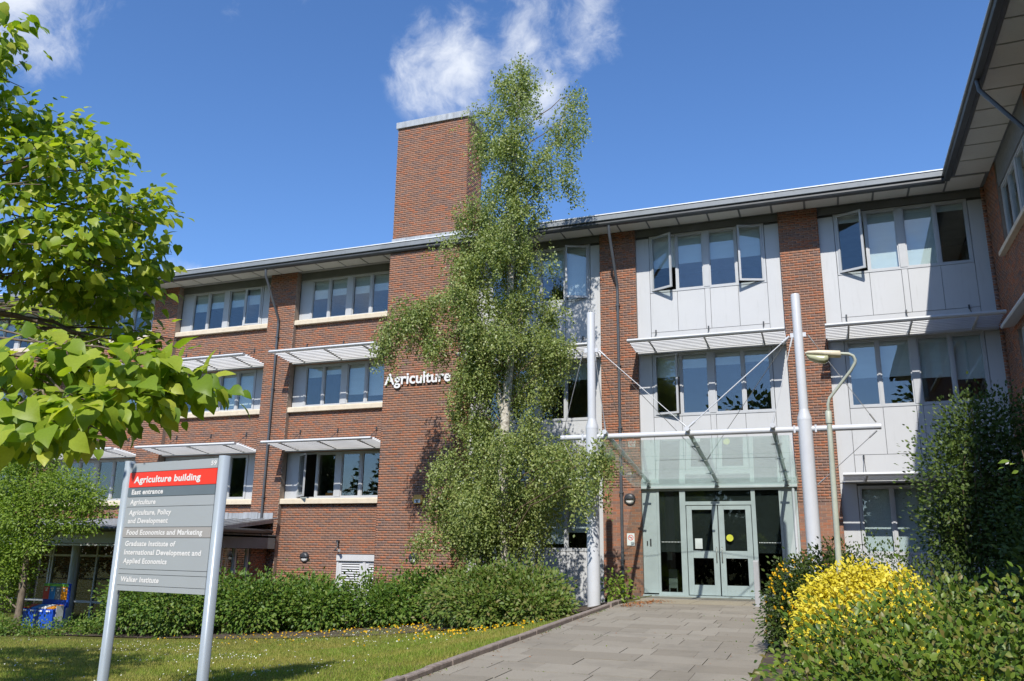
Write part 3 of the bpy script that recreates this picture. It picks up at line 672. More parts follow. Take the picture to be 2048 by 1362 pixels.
for nm, a, b in (('l', -3.84, -2.985), ('r', -2.955, -2.07)):
    k = MB(*MAIN)
    s = 0.15
    k.box(a, a + s, 0.055, 0.115, 0.06, 2.48); k.box(b - s, b, 0.055, 0.115, 0.06, 2.48)
    for z0, z1 in ((0.06, 0.33), (1.05, 1.25), (2.37, 2.48)): k.box(a + s, b - s, 0.058, 0.112, z0, z1)
    dr = k.build('door', M['doorframe'], B, 0.004)
    for z0, z1 in ((0.33, 1.05), (1.25, 2.37)):
        k = MB(*MAIN); k.box(a + s, b - s, 0.083, 0.089, z0, z1); k.build('pane', M['doorglass'], dr)
    k = MB(*MAIN); hx = b - 0.06 if nm == 'l' else a + 0.06
    k.tube([(hx, 0.05, 0.95), (hx, 0.0, 0.98), (hx, 0.0, 1.32), (hx, 0.05, 1.35)], 0.014, 8, world=False); k.build('handle', M['cable'], dr)
    if nm == 'r':
        k = MB(*MAIN); n = 20
        pts = [k.pt(a + s + 0.13 + 0.095 * math.cos(2 * PI * i / n), 0.079, 1.60 + 0.095 * math.sin(2 * PI * i / n)) for i in range(n)]
        k.quad(pts); k.build('yellow_disc', M['yellow'], dr)
    else:
        k = MB(*MAIN); k.box(a + s + 0.06, a + s + 0.26, 0.078, 0.081, 1.30, 1.58); k.build('notice', M['paper'], dr)
k = MB(*MAIN); k.box(-4.99, -4.96, 0.04, 0.06, 1.38, 1.50); k.box(-4.90, -4.86, 0.045, 0.06, 1.36, 1.56); k.build('keypad', M['black'], B)
# lobby behind the doors
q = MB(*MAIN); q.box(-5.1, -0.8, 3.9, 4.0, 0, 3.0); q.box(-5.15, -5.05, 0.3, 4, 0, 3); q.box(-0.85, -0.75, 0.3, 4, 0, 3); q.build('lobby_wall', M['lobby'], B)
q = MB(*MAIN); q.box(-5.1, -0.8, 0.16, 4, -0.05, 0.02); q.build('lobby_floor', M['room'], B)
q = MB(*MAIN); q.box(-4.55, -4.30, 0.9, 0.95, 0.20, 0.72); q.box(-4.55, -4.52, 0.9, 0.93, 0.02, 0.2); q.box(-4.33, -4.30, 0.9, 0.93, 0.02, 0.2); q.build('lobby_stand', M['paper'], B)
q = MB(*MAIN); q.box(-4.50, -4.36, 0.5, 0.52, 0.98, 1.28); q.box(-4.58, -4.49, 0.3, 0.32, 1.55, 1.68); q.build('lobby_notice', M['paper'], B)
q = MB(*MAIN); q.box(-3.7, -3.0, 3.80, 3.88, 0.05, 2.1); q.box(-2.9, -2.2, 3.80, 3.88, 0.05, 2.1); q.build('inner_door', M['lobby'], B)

# downpipes: swan neck from the gutter, then down the pier
def downpipe(fr, u, zb, wall_d=-0.07, zt=9.15):
    k = MB(*fr)
    k.tube([(u, -1.04, 10.86), (u, -1.02, 10.62), (u, wall_d - 0.02, zt + 0.1), (u, wall_d, zt - 0.1), (u, wall_d, zb)], 0.045, 10, world=False)
    z = zt - 0.6
    while z > zb + 0.3: k.box(u - 0.06, u + 0.06, wall_d - 0.05, 0.0, z, z + 0.04); z -= 1.9
    k.build('downpipe', M['pipe'], B)
downpipe(MAIN, -5.68, 0.02); downpipe(MAIN, -18.27, 2.02); downpipe(MAIN, -29.0, 2.1); downpipe(WING, 6.2, 0.3)
k = MB(*MAIN); k.tube([(-0.92, 0.02, 2.96), (-0.92, 0.02, 0.3)], 0.04, 10, world=False); k.build('downpipe', M['white'], B)

# raised letters on the tower
def text_mesh(s, size, ext=0.0, shear=0.0, bold=0.0, space=1.0):
    cu = bpy.data.curves.new('t', 'FONT'); cu.body = s; cu.size = size; cu.extrude = ext; cu.shear = shear; cu.offset = bold; cu.space_character = space; cu.resolution_u = 4
    ob = bpy.data.objects.new('t', cu); C.objects.link(ob)
    dg = bpy.context.evaluated_depsgraph_get(); dg.update()
    me = bpy.data.meshes.new_from_object(ob.evaluated_get(dg), depsgraph=dg)
    bpy.data.objects.remove(ob); bpy.data.curves.remove(cu)
    return me
def extent(me):
    n = len(me.vertices); a = np.empty(n * 3); me.vertices.foreach_get('co', a); a = a.reshape(-1, 3)
    return a.min(0), a.max(0)
word = 'Agriculture'
full = text_mesh(word, 0.62, 0.02, 0, 0.012); lo, hi = extent(full); sx = (2.35) / (hi[0] - lo[0])
lt = bpy.data.objects.new('lettering', None); C.objects.link(lt); lt.parent = B; lt.location = (-13.17, -1.06, 6.31)
zcap = 0.36 / 0.62
prev = 0.0
for i, ch in enumerate(word):
    pre = text_mesh(word[:i + 1], 0.62, 0.02, 0, 0.012); l1, h1 = extent(pre)
    me = text_mesh(ch, 0.62, 0.02, 0, 0.012); l2, h2 = extent(me)
    xoff = (h1[0] - h2[0]) - lo[0]
    me.materials.clear(); me.materials.append(M['text']); me.name = 'letter'
    o = bpy.data.objects.new('letter', me); C.objects.link(o); o.parent = lt
    o.matrix_basis = Matrix.Translation((xoff * sx, 0, 0)) @ Matrix.Rotation(PI / 2, 4, 'X') @ Matrix.Diagonal((sx, 0.84, 1, 1))

# ================================================================== GROUND, PATH, KERB
def axis(a, b, fine0, fine1, step):
    l = list(np.arange(fine0, fine1 + 1e-6, step)); x = fine0; s = step
    while x > a: s *= 1.6; x -= s; l.insert(0, x)
    x = fine1; s = step
    while x < b: s *= 1.6; x += s; l.append(x)
    return np.array(l)
gx = np.unique(np.concatenate([axis(-400, 400, -30, 8, 0.5), [-4.86, -4.84, -1.11, -1.09]])); gy = axis(-400, 400, -27, 2, 0.5)
X, Y = np.meshgrid(gx, gy); Zg = ground_z(X, Y)
co = np.stack([X, Y, Zg], -1).reshape(-1, 3); nx, ny = len(gx), len(gy)
i = np.arange(nx * ny).reshape(ny, nx)
a, b, c_, d_ = i[:-1, :-1].ravel(), i[:-1, 1:].ravel(), i[1:, 1:].ravel(), i[1:, :-1].ravel()
structure(link('ground', np_mesh('ground', co, np.concatenate([np.stack([a, b, c_], 1), np.stack([a, c_, d_], 1)]), M['ground'], True)))
# bare soil of the planting beds
def soil_patch(x0, x1, y0, y1, lift=0.012, edge=None):
    xs = np.linspace(x0, x1, 26); ys = np.linspace(y0, y1, 26); X, Y = np.meshgrid(xs, ys)
    Zs = ground_z(X, Y) + lift + rng.uniform(0, 0.02, X.shape)
    i = np.arange(676).reshape(26, 26); a, b, c_, d_ = i[:-1, :-1].ravel(), i[:-1, 1:].ravel(), i[1:, 1:].ravel(), i[1:, :-1].ravel()
    return np.stack([X, Y, Zs], -1).reshape(-1, 3), np.concatenate([np.stack([a, b, c_], 1), np.stack([a, c_, d_], 1)])
for nm, args in (('soil', (-1.0, 4.55, -27, -0.1)), ('soil', (-20, -5.05, -6.4, 0.1))):
    co, tr = soil_patch(*args); structure(link(nm, np_mesh(nm, co, tr, M['soil'], True)))

# paved path: bed, then every slab laid on its own
PX0, PX1 = -4.74, -1.02
ys = np.arange(-26.5, -3.35, 0.5)
co = []; tr = []
for y in list(ys) + [-3.4]:
    z = float(path_z(y)) - 0.045
    co += [(PX0 - 0.02, y, z), (PX1, y, z)]
for k in range(len(ys)): tr += [(2 * k, 2 * k + 1, 2 * k + 3), (2 * k, 2 * k + 3, 2 * k + 2)]
path = structure(link('path', np_mesh('path', np.array(co), np.array(tr), M['soil'])))
r = random.Random(3); slab_mesh = {}
y = -3.4; row = 0
while y > -22:
    y0 = y - 0.6; x = PX0 - r.uniform(0, 0.4)
    while x < PX1:
        ln = r.choice((0.45, 0.6, 0.6, 0.75, 0.9)); xa, xb = max(x, PX0), min(x + ln, PX1)
        if xb - xa > 0.06:
            w = round(xb - xa - 0.009, 3)
            if w not in slab_mesh:
                q = MB(); q.box(0, w, 0, 0.591, -0.05, 0); slab_mesh[w] = q.mesh('paving_slab', M['slab'])
            yc = y0 + 0.3; sl_ = 0.036 if yc < -4.6 else 0.0
            o = link('paving_slab', slab_mesh[w], path)
            z = float(path_z(np.array(y0))) if sl_ else float(path_z(np.array(y0))) 
            o.matrix_basis = Matrix.Translation((xa, y0, z + r.uniform(-0.003, 0.003))) @ Matrix.Rotation(math.atan(sl_) + r.uniform(-0.003, 0.003), 4, 'X') @ Matrix.Rotation(r.uniform(-0.004, 0.004), 4, 'Y')
        x += ln
    y = y0
th = MB()
for k, (xa, xb) in enumerate(((-4.74, -3.3), (-3.29, -2.1), (-2.09, -0.6))):
    q = MB(); q.box(xa, xb, -3.39, -1.65, -0.06, 0.004); q.build('threshold_slab', M['pale'], path)
    q = MB(); q.box(xa - (0.3 if k == 0 else 0), xb, -1.64, 0.2, -0.06, 0.006); q.build('threshold_slab', M['slab'], path)
q = MB(); q.box(E0, E1, -0.12, 0.2, 0.0, 0.045); q.build('door_step', M['doorframe'], path)
# kerb edging stones along the lawn
kerb = structure(bpy.data.objects.new('kerb', None)); C.objects.link(kerb)
kmesh = []
for v in range(4):
    q = MB(); ln = 0.60 + 0.1 * v; q.prism([(-0.055, -0.16), (-0.055, 0.055), (-0.045, 0.07), (0.045, 0.07), (0.055, 0.055), (0.055, -0.16)], 0, ln - 0.012)
    kmesh.append((ln, q.mesh('edging_stone', M['kerb'])))
y = -2.1
while y > -23:
    ln, me = r.choice(kmesh)
    xk = -4.80 - 0.30 * max(0, (y + 5.2) / 3.1) ** 1.5 if y > -5.2 else -4.80
    ang = -PI / 2 + (0.10 if y > -5.2 else 0)
    o = link('edging_stone', me, kerb); pz = float(path_z(np.array(y)))
    o.matrix_basis = Matrix.Translation((xk + r.uniform(-0.008, 0.008), y, pz + r.uniform(-0.004, 0.006))) @ Matrix.Rotation(ang + r.uniform(-0.012, 0.012), 4, 'Z') @ Matrix.Rotation(math.atan(0.036) if y < -4.6 else 0, 4, 'Y')
    y -= ln

# ================================================================== ENTRANCE CANOPY
K = thing('entrance_canopy', 'glass entrance canopy hung by cables from two white masts', 'canopy', (-2.9, -4.9, 0))
for mx_ in (-5.22, -0.39):
    q = MB(); q.tube([(mx_, -4.9, -0.12), (mx_, -4.9, 4.02)], 0.15, 24); mst = q.build('mast', M['white'], K)
    q = MB(); q.tube([(mx_, -4.9, 4.02), (mx_, -4.9, 4.07), (mx_, -4.9, 4.24), (mx_, -4.9, 4.27)], [0.152, 0.152, 0.103, 0.1], 24); q.build('collar', M['white'], mst)
    q = MB(); q.tube([(mx_, -4.9, 4.27), (mx_, -4.9, 6.90), (mx_, -4.9, 6.93)], [0.1, 0.1, 0.093], 24); q.build('upper_mast', M['white'], mst)
    for s in (-1, 1):
        q = MB(); q.box(mx_ + s * 0.085, mx_ + s * 0.17, -4.91, -4.89, 5.92, 6.02); q.build('cable_lug', M['white'], mst)
q = MB(); q.tube([(-6.0, -4.9, 3.83), (1.14, -4.9, 3.83)], 0.064, 18); q.build('cross_beam', M['white'], K)
for mx_ in (-5.22, -0.39):
    for s in (-1, 1):
        q = MB(); q.tube([(mx_ + s * 0.15, -4.9, 3.83), (mx_ + s * 0.22, -4.9, 3.83)], 0.04, 10); q.box(mx_ + s * 0.22 - 0.02, mx_ + s * 0.22 + 0.02, -4.98, -4.82, 3.75, 3.91); q.build('beam_bracket', M['white'], K)
RX = (-4.86, -2.93, -1.06)
sl_r = (3.90 - 3.16) / 4.85
def rz(y): return 3.90 + (y + 5.05) * -sl_r
for x in RX:
    q = MB(); q.tube([(x, -5.12, rz(-5.12)), (x, -5.05, rz(-5.05)), (x, -0.25, rz(-0.25)), (x, -0.02, rz(-0.02))], [0.055, 0.055, 0.05, 0.03], 14); rf = q.build('rafter', M['doorframe'], K)
    q = MB(); q.tube([(x, -5.135, rz(-5.12)), (x, -5.115, rz(-5.12))], 0.056, 14); q.build('end_cap', M['white'], rf)
    for yy in (-4.0, -2.7, -1.4, -0.5):
        q = MB(); q.tube([(x, yy, rz(yy) - 0.02), (x, yy, rz(yy) - 0.13)], 0.016, 8); q.box(x - 0.12, x + 0.12, yy - 0.02, yy + 0.02, rz(yy) - 0.115, rz(yy) - 0.09); q.build('glass_fixing', M['cable'], rf)
    q = MB(); q.box(x - 0.05, x + 0.05, -0.08, -0.02, rz(0) - 0.12, rz(0) + 0.08); q.build('wall_bracket', M['cable'], rf)
gy_ = (-4.72, -3.28, -1.95, -0.72, -0.08)
for xa, xb in ((-5.30, -2.935), (-2.925, -0.74)):
    for ya, yb in zip(gy_[:-1], gy_[1:]):
        q = MB(); za, zb_ = rz(ya) - 0.125, rz(yb - 0.012) - 0.125
        v = [Vector(p) for p in ((xa, ya, za), (xb, ya, za), (xb, yb - 0.012, zb_), (xa, yb - 0.012, zb_))]
        q.v = v + [p + Vector((0, 0, 0.014)) for p in v]
        for fc in ((3, 2, 1, 0), (4, 5, 6, 7), (0, 1, 5, 4), (1, 2, 6, 5), (2, 3, 7, 6), (3, 0, 4, 7)): q.face(list(fc))
        q.build('glass_pane', M['canopyglass'], K)
def cable(p0, p1, rad=0.011, mt='cable', nm='cable'):
    q = MB(); p0, p1 = Vector(p0), Vector(p1); d = (p1 - p0).normalized()
    q.tube([p0, p1], rad, 6); q.tube([p0, p0 + d * 0.22], rad * 2.0, 8); q.tube([p1 - d * 0.22, p1], rad * 2.0, 8)
    q.build(nm, M[mt], K)
LM, RM = (-5.02, -4.9, 5.95), (-0.58, -4.9, 5.95)
cable(LM, (RX[1], -5.0, rz(-5.0) + 0.05), 0.010, 'shade'); cable(RM, (RX[1], -5.0, rz(-5.0) + 0.05), 0.014, 'white', 'tie_rod')
cable((-5.12, -4.95, 5.9), (RX[0], -5.0, rz(-5.0) + 0.06)); cable((-0.52, -4.95, 5.9), (RX[2], -5.0, rz(-5.0) + 0.06), 0.010, 'shade')
cable(LM, (RX[1] - 0.03, -2.2, rz(-2.2) + 0.05), 0.007); cable(RM, (RX[1] + 0.03, -2.2, rz(-2.2) + 0.05), 0.007)
cable((-5.06, -4.86, 5.9), (RX[0], -2.0, rz(-2.0) + 0.05), 0.007)
cable((-5.43, -4.9, 5.95), (-5.95, -4.9, 3.92), 0.008); cable((-0.18, -4.9, 5.95), (1.05, -4.9, 3.92), 0.008)
cable((1.05, -4.9, 3.74), (-0.22, -4.9, 2.62), 0.008); cable((-5.95, -4.9, 3.74), (-5.38, -4.9, 2.62), 0.008)

# ================================================================== THINGS ON THE WALLS
def wall_light(loc, label):
    t = thing('wall_light', label, 'wall light', loc, 'round bulkhead lights on the brick')
    x, y, z = loc; n = 28; R = 0.165
    def disc(r0, d0, r1, d1, a0, a1, nm, mt):
        q = MB(); pts0 = []; 
        angs = [a0 + (a1 - a0) * k / n for k in range(n + 1)]
        prof = [(r0, d0), (r0 * 0.985, d0 - (d0 - d1) * 0.55), (r0 * 0.86, d0 - (d0 - d1) * 0.9), (r1 * 0.5, d1), (0.0, d1 - 0.004)]
        b = 0
        for rr, dd in prof:
            for a_ in angs: q.v.append(Vector((x + rr * math.cos(a_), y + dd, z + rr * math.sin(a_))))
        for i in range(len(prof) - 1):
            for k in range(n): q.face([i * (n + 1) + k, i * (n + 1) + k + 1, (i + 1) * (n + 1) + k + 1, (i + 1) * (n + 1) + k], True)
        q.build(nm, M[mt], t)
    disc(R, -0.0, R, -0.13, 0.06, PI - 0.06, 'hood', 'dark')
    disc(R * 0.86, -0.0, R * 0.8, -0.085, PI - 0.05, 2 * PI + 0.05, 'diffuser', 'milk')
    q = MB(); q.tube([(x, y, z), (x, y - 0.04, z)], R, 28); q.build('base_ring', M['dark'], t)
    q = MB(); q.box(x - R + 0.01, x + R - 0.01, y - 0.115, y - 0.02, z - 0.012, z + 0.012); q.build('crossbar', M['dark'], t)
wall_light((-16.55, 0.17, 0.89), 'round hooded wall light on the brick left of the louvred door')
wall_light((-11.86, -1.0, 0.93), 'round hooded wall light low on the front of the tower')
wall_light((-5.44, 0.0, 2.68), 'round hooded wall light on the brick pier beside the entrance')
t = thing('alarm_box', 'yellow hexagonal burglar alarm box on the tower wall', 'alarm box', (-11.81, -1.0, 2.67))
q = MB(); pts = [(0.20, 0), (0.11, 0.14), (-0.11, 0.14), (-0.20, 0), (-0.12, -0.14), (0.12, -0.14)]
q.v = [Vector((-11.81 + a, -1.0, 2.67 + b)) for a, b in pts] + [Vector((-11.81 + a * 0.9, -1.075, 2.67 + b * 0.9)) for a, b in pts]
for k in range(6): q.face([k, (k + 1) % 6, 6 + (k + 1) % 6, 6 + k])
q.face([11, 10, 9, 8, 7, 6]); q.build('case', M['alarm'], t, 0.01)
q = MB(); q.box(-11.91, -11.71, -1.081, -1.076, 2.565, 2.665); q.build('label_plate', M['signwhite'], t)
q = MB(); q.box(-11.87, -11.75, -1.085, -1.082, 2.625, 2.65); q.tube([(-11.81, -1.086, 2.59), (-11.81, -1.083, 2.59)], 0.028, 8); q.build('printed_mark', M['black'], t)
t = thing('security_camera', 'small dark cranked bracket with a camera head above the louvred door', 'camera', (-15.3, 0.1, 1.35))
q = MB(); q.tube([(-15.28, 0.17, 1.42), (-15.28, 0.06, 1.42)], 0.045, 10); q.build('wall_plate', M['dark'], t)
q = MB(); q.tube([(-15.28, 0.08, 1.40), (-15.22, 0.02, 1.26), (-15.30, -0.04, 1.12), (-15.12, -0.08, 1.13)], 0.024, 8); q.build('arm', M['dark'], t)
q = MB(); q.tube([(-15.14, -0.02, 1.13), (-15.04, -0.16, 1.12)], 0.045, 10); q.build('head', M['bollard'], t)
t = thing('no_smoking_sign', 'small white no smoking plate on the brick pier by the door', 'sign', (-5.44, -0.02, 1.54))
q = MB(); q.box(-5.55, -5.33, -0.022, -0.012, 1.37, 1.71); q.build('plate', M['signwhite'], t)
q = MB(); n = 24
for k in range(n):
    a0, a1 = 2 * PI * k / n, 2 * PI * (k + 1) / n
    q.quad([(-5.44 + R * math.cos(a_), -0.0235, 1.59 + R * math.sin(a_)) for R, a_ in ((0.062, a0), (0.078, a0), (0.078, a1), (0.062, a1))][::-1])
q.quad([(-5.49, -0.0236, 1.635), (-5.478, -0.0236, 1.648), (-5.39, -0.0236, 1.545), (-5.402, -0.0236, 1.532)]); q.build('red_ring', M['signred'], t)
q = MB(); q.box(-5.485, -5.40, -0.0232, -0.0225, 1.583, 1.598); q.build('cigarette', M['black'], t)
q = MB(); q.box(-5.44, -5.345, -0.0235, -0.0225, 1.385, 1.47); q.build('green_text_block', M['signgrey'], t)
t = thing('bollard', 'short grey square bollard in front of the glass doors', 'bollard', (-1.72, -3.5, 0))
q = MB(); q.prism([(-3.56, 0.0), (-3.56, 1.00), (-3.44, 1.03), (-3.44, 0.0)], -1.78, -1.66); q.build('post', M['bollard'], t, 0.008)
q = MB(); q.box(-1.80, -1.64, -3.58, -3.42, -0.01, 0.012); q.build('base_plate', M['bollard'], t)

# ================================================================== SIGN BOARD
PL, PR = Vector((-6.43, -17.69, 0)), Vector((-5.09, -17.93, 0))
SU = (PR - PL).normalized(); SI = Vector((0, 0, 1)).cross(SU)
S = thing('direction_sign', 'tall grey sign board with a red Agriculture building header on two posts', 'sign', PL)
SF = (tuple(PL), tuple(SU), tuple(SI)); WD = (PR - PL).length
for u, zt in ((0.0, 1.922), (WD, 1.912)):
    q = MB(*SF); n = 20; b0 = []
    gzp = gz(PL.x + SU.x * u, PL.y + SU.y * u) - 0.1
    for z in (gzp, zt):
        for k in range(n):
            a_ = 2 * PI * k / n; q.v.append(q.pt(u + 0.043 * math.copysign(abs(math.cos(a_)) ** 0.75, math.cos(a_)), 0.047 * math.copysign(abs(math.sin(a_)) ** 0.8, math.sin(a_)), z))
    for k in range(n): q.face([k, (k + 1) % n, n + (k + 1) % n, n + k], True)
    q.face([n + k for k in range(n)]); q.build('post', M['signpost'], S)
ZT, ZB = 1.895, 0.705; HT = ZT - ZB
q = MB(*SF); q.box(0.05, WD - 0.05, -0.012, 0.05, ZB + 0.004, ZT - 0.004); q.build('board', M['gutter'], S)
rows = [(0, .075, 'signgrey', [('59', .93, .992, .053, .04)]),
        (.075, .197, 'signred', [('Agriculture building', .062, .835, .160, .06)]),
        (.197, .274, 'signdark', [('East entrance', .05, .425, .252, .045)]),
        (.274, .353, 'signgrey', [('Agriculture', .047, .352, .332, .045)]),
        (.353, .512, 'signgrey', [('Agriculture, Policy', .048, .548, .415, .045), ('and Development', .048, .52, .480, .045)]),
        (.512, .593, 'signbrown', [('Food Economics and Marketing', .05, .915, .570, .045)]),
        (.593, .835, 'signgrey', [('Graduate Institute of', .05, .635, .657, .045), ('International Development and', .05, .925, .723, .045), ('Applied Economics', .05, .56, .790, .045)]),
        (.835, .872, 'signgrey', []), (.872, .957, 'signgrey', [('Walker Institute', .05, .495, .930, .045)]), (.957, 1.0, 'signgrey', [])]
u0, u1 = 0.055, WD - 0.055
for f0, f1, mt, lines in rows:
    q = MB(*SF); q.box(u0, u1, -0.026, -0.010, ZT - f1 * HT + 0.0022, ZT - f0 * HT - 0.0022)
    pl = q.build('sign_plate', M[mt], S)
    for s, a_, b_, fb, cap in lines:
        me = text_mesh(s, 0.1, 0.0, 0.06, 0.0034, 1.06); lo, hi = extent(me)
        sx = (b_ - a_) * (u1 - u0) / (hi[0] - lo[0]); sy = cap * HT / 0.0695 * 0.83
        me.materials.clear(); me.materials.append(M['text']); me.name = 'lettering'
        p = MB(*SF).pt(u0 + a_ * (u1 - u0) - lo[0] * sx, -0.0285, ZT - fb * HT)
        o = stuff(link('lettering', me, pl))
        Rm = Matrix((SU, Vector((0, 0, 1)), -SI)).transposed().to_4x4()
        o.matrix_basis = Matrix.Translation(p) @ Rm @ Matrix.Diagonal((sx, sy, 1, 1))

# ================================================================== LAMP POST
Lm = thing('street_lamp', 'slim pale green lamp post with a bent arm rising from the golden shrub', 'street lamp', (0.04, -12.0, gz(0.04, -12)))
q = MB(); q.tube([(0.03, -12.0, gz(0, -12) - 0.1), (0.07, -12.1, 2.92)], [0.044, 0.034], 16); q.build('lower_pole', M['lamp'], Lm)
q = MB(); q.tube([(0.068, -12.1, 2.86), (0.07, -12.1, 3.02), (0.071, -12.1, 3.04)], [0.043, 0.043, 0.026], 16); q.build('collar', M['lamp'], Lm)
q = MB(); pth = [(0.075, -12.12, 3.0), (0.075, -12.13, 3.12)]
pts = [(0.075, -12.13, 3.12), (0.10, -12.14, 3.20), (0.40, -12.24, 3.55), (0.455, -12.26, 3.64), (0.462, -12.27, 3.68), (0.44, -12.28, 3.735), (0.385, -12.29, 3.765), (0.27, -12.30, 3.775)]
q.tube([(0.072, -12.11, 2.98)] + pts, 0.021, 12); q.build('bent_arm', M['lamp'], Lm)
def loft(mb, secs, seg=16):
    b = len(mb.v)
    for (x, y, z, ry, rz_) in secs:
        for k in range(seg):
            a_ = 2 * PI * k / seg
            mb.v.append(Vector((x, y + ry * math.copysign(abs(math.cos(a_)) ** 0.7, math.cos(a_)), z + rz_ * math.copysign(abs(math.sin(a_)) ** 0.7, math.sin(a_)))))
    for i in range(len(secs) - 1):
        for k in range(seg): mb.face([b + i * seg + k, b + i * seg + (k + 1) % seg, b + (i + 1) * seg + (k + 1) % seg, b + (i + 1) * seg + k], True)
    e = len(mb.v); mb.v += [mb.v[b + k].copy() for k in range(seg)] + [mb.v[b + (len(secs) - 1) * seg + k].copy() for k in range(seg)]
    mb.face([e + k for k in range(seg)][::-1]); mb.face([e + seg + k for k in range(seg)])
q = MB(); loft(q, [(0.285, -12.30, 3.765, 0.055, 0.038), (0.28, -12.30, 3.765, 0.07, 0.045), (0.15, -12.30, 3.778, 0.085, 0.045), (0.0, -12.30, 3.797, 0.095, 0.036), (-0.13, -12.30, 3.805, 0.085, 0.028), (-0.165, -12.30, 3.80, 0.06, 0.018)]); q.build('lamp_head', M['lamphead'], Lm)
q = MB(); loft(q, [(0.13, -12.30, 3.735, 0.05, 0.015), (0.12, -12.30, 3.715, 0.078, 0.045), (0.07, -12.30, 3.705, 0.085, 0.055), (0.0, -12.30, 3.715, 0.088, 0.055), (-0.11, -12.30, 3.745, 0.08, 0.038), (-0.15, -12.30, 3.775, 0.06, 0.018)]); q.build('lamp_bowl', M['lampbowl'], Lm)

# ================================================================== PORCH ON THE LEFT
Pc = thing('entrance_porch', 'low porch with a lead roof and glazed screen against the brick front', 'porch', (-22, -2, -1.3))
GZ = -1.36
q = MB()
ro = [(-17.80, -0.02, 2.12), (-17.15, -3.8, 1.74), (-36, -3.8, 1.74), (-36, -0.02, 2.22)]
q.quad(ro[::-1]); q.quad([(x, y, z - 0.12) for x, y, z in ro]); 
for k in range(4):
    a_, b_ = ro[k], ro[(k + 1) % 4]; q.quad([a_, b_, (b_[0], b_[1], b_[2] - 0.12), (a_[0], a_[1], a_[2] - 0.12)])
q.build('roof', M['lead'], Pc)
for k in range(26):
    x = -17.6 - k * 0.55
    q = MB(); q.tube([(x, -0.1, 2.15), (x + (0.25 if k < 3 else 0), -3.75, 1.765)], 0.022, 6); q.build('standing_seam', M['lead'], Pc)
for k in range(9):
    q = MB(); x = -17.84 - k * 0.62; q.box(x - 0.61, x, -0.03 - 0.004 * (k % 2), 0.0, 2.10 + k * 0.004, 2.34 + (k % 2) * 0.02); q.build('wall_flashing', M['lead'], Pc)
q = MB(); q.tube([(-17.74, -0.15, 1.70), (-17.06, -3.9, 1.68)], 0.075, 12); q.build('gutter', M['gutter'], Pc)
q = MB(); q.tube([(-17.06, -3.9, 1.68), (-36, -3.9, 1.68)], 0.075, 12); q.build('gutter', M['gutter'], Pc)
q = MB(); q.tube([(-17.6, -0.9, 1.62), (-17.75, -0.5, 1.35), (-18.0, -0.12, 1.2), (-18.0, -0.12, GZ)], 0.04, 8); q.build('downpipe', M['pipe'], Pc)
q = MB(); q.box(-36, -17.4, -3.55, -3.40, 1.24, 1.60); q.box(-36, -17.4, -3.60, -3.56, 1.16, 1.22); q.build('beam', M['shade'], Pc)
q = MB(); q.box(-17.75, -17.60, -3.55, -0.1, 1.15, 1.60); q.build('beam', M['band'], Pc)
q = MB(); q.box(-36, -17.6, -3.4, -0.1, 1.50, 1.56); q.build('soffit', M['soffit'], Pc)
for x in (-22.9, -28.6): 
    q = MB(); q.tube([(x, -3.3, GZ), (x, -3.3, 1.5)], 0.13, 16); q.build('column', M['frame'], Pc)
q = MB()
yg = -1.6
vs = [-33, -31.5, -30, -28.5, -27, -25.9, -25.78, -24.6, -23.75, -22.8, -21.6, -20.4, -19.2, -18.3]
for x in vs: q.box(x - 0.035, x + 0.035, yg - 0.05, yg + 0.05, GZ, 1.5)
for z in (GZ, 0.80, -0.72): q.box(-33, -18.3, yg - 0.04, yg + 0.04, z, z + 0.07)
scr = q.build('glazed_screen', M['frame'], Pc)
for a_, b_ in zip(vs[:-1], vs[1:]):
    for z0, z1 in ((GZ + 0.07, -0.72), (-0.65, 0.80), (0.87, 1.5)):
        k = MB(); k.box(a_ + 0.035, b_ - 0.035, yg, yg + 0.006, z0, z1); k.build('pane', M['glass'], scr)
q = MB(); q.box(-23.60, -22.86, yg - 0.06, yg + 0.055, GZ + 0.5, 0.79); 
w = wall('side_wall', Pc, ((-17.95, 0, 0), (0, -1, 0), (-1, 0, 0)), [(0.02, 0.9, GZ - 0.1, 1.48), (2.3, 3.3, GZ - 0.1, 1.48), (0.9, 2.3, GZ - 0.1, -0.6)], 0.0, 0.2)
window(Pc, ((-17.95, 0, 0), (0, -1, 0), (-1, 0, 0)), [(1.0, 1.55), (1.63, 2.2)], -0.5, 1.35, 0.08, seed=3)

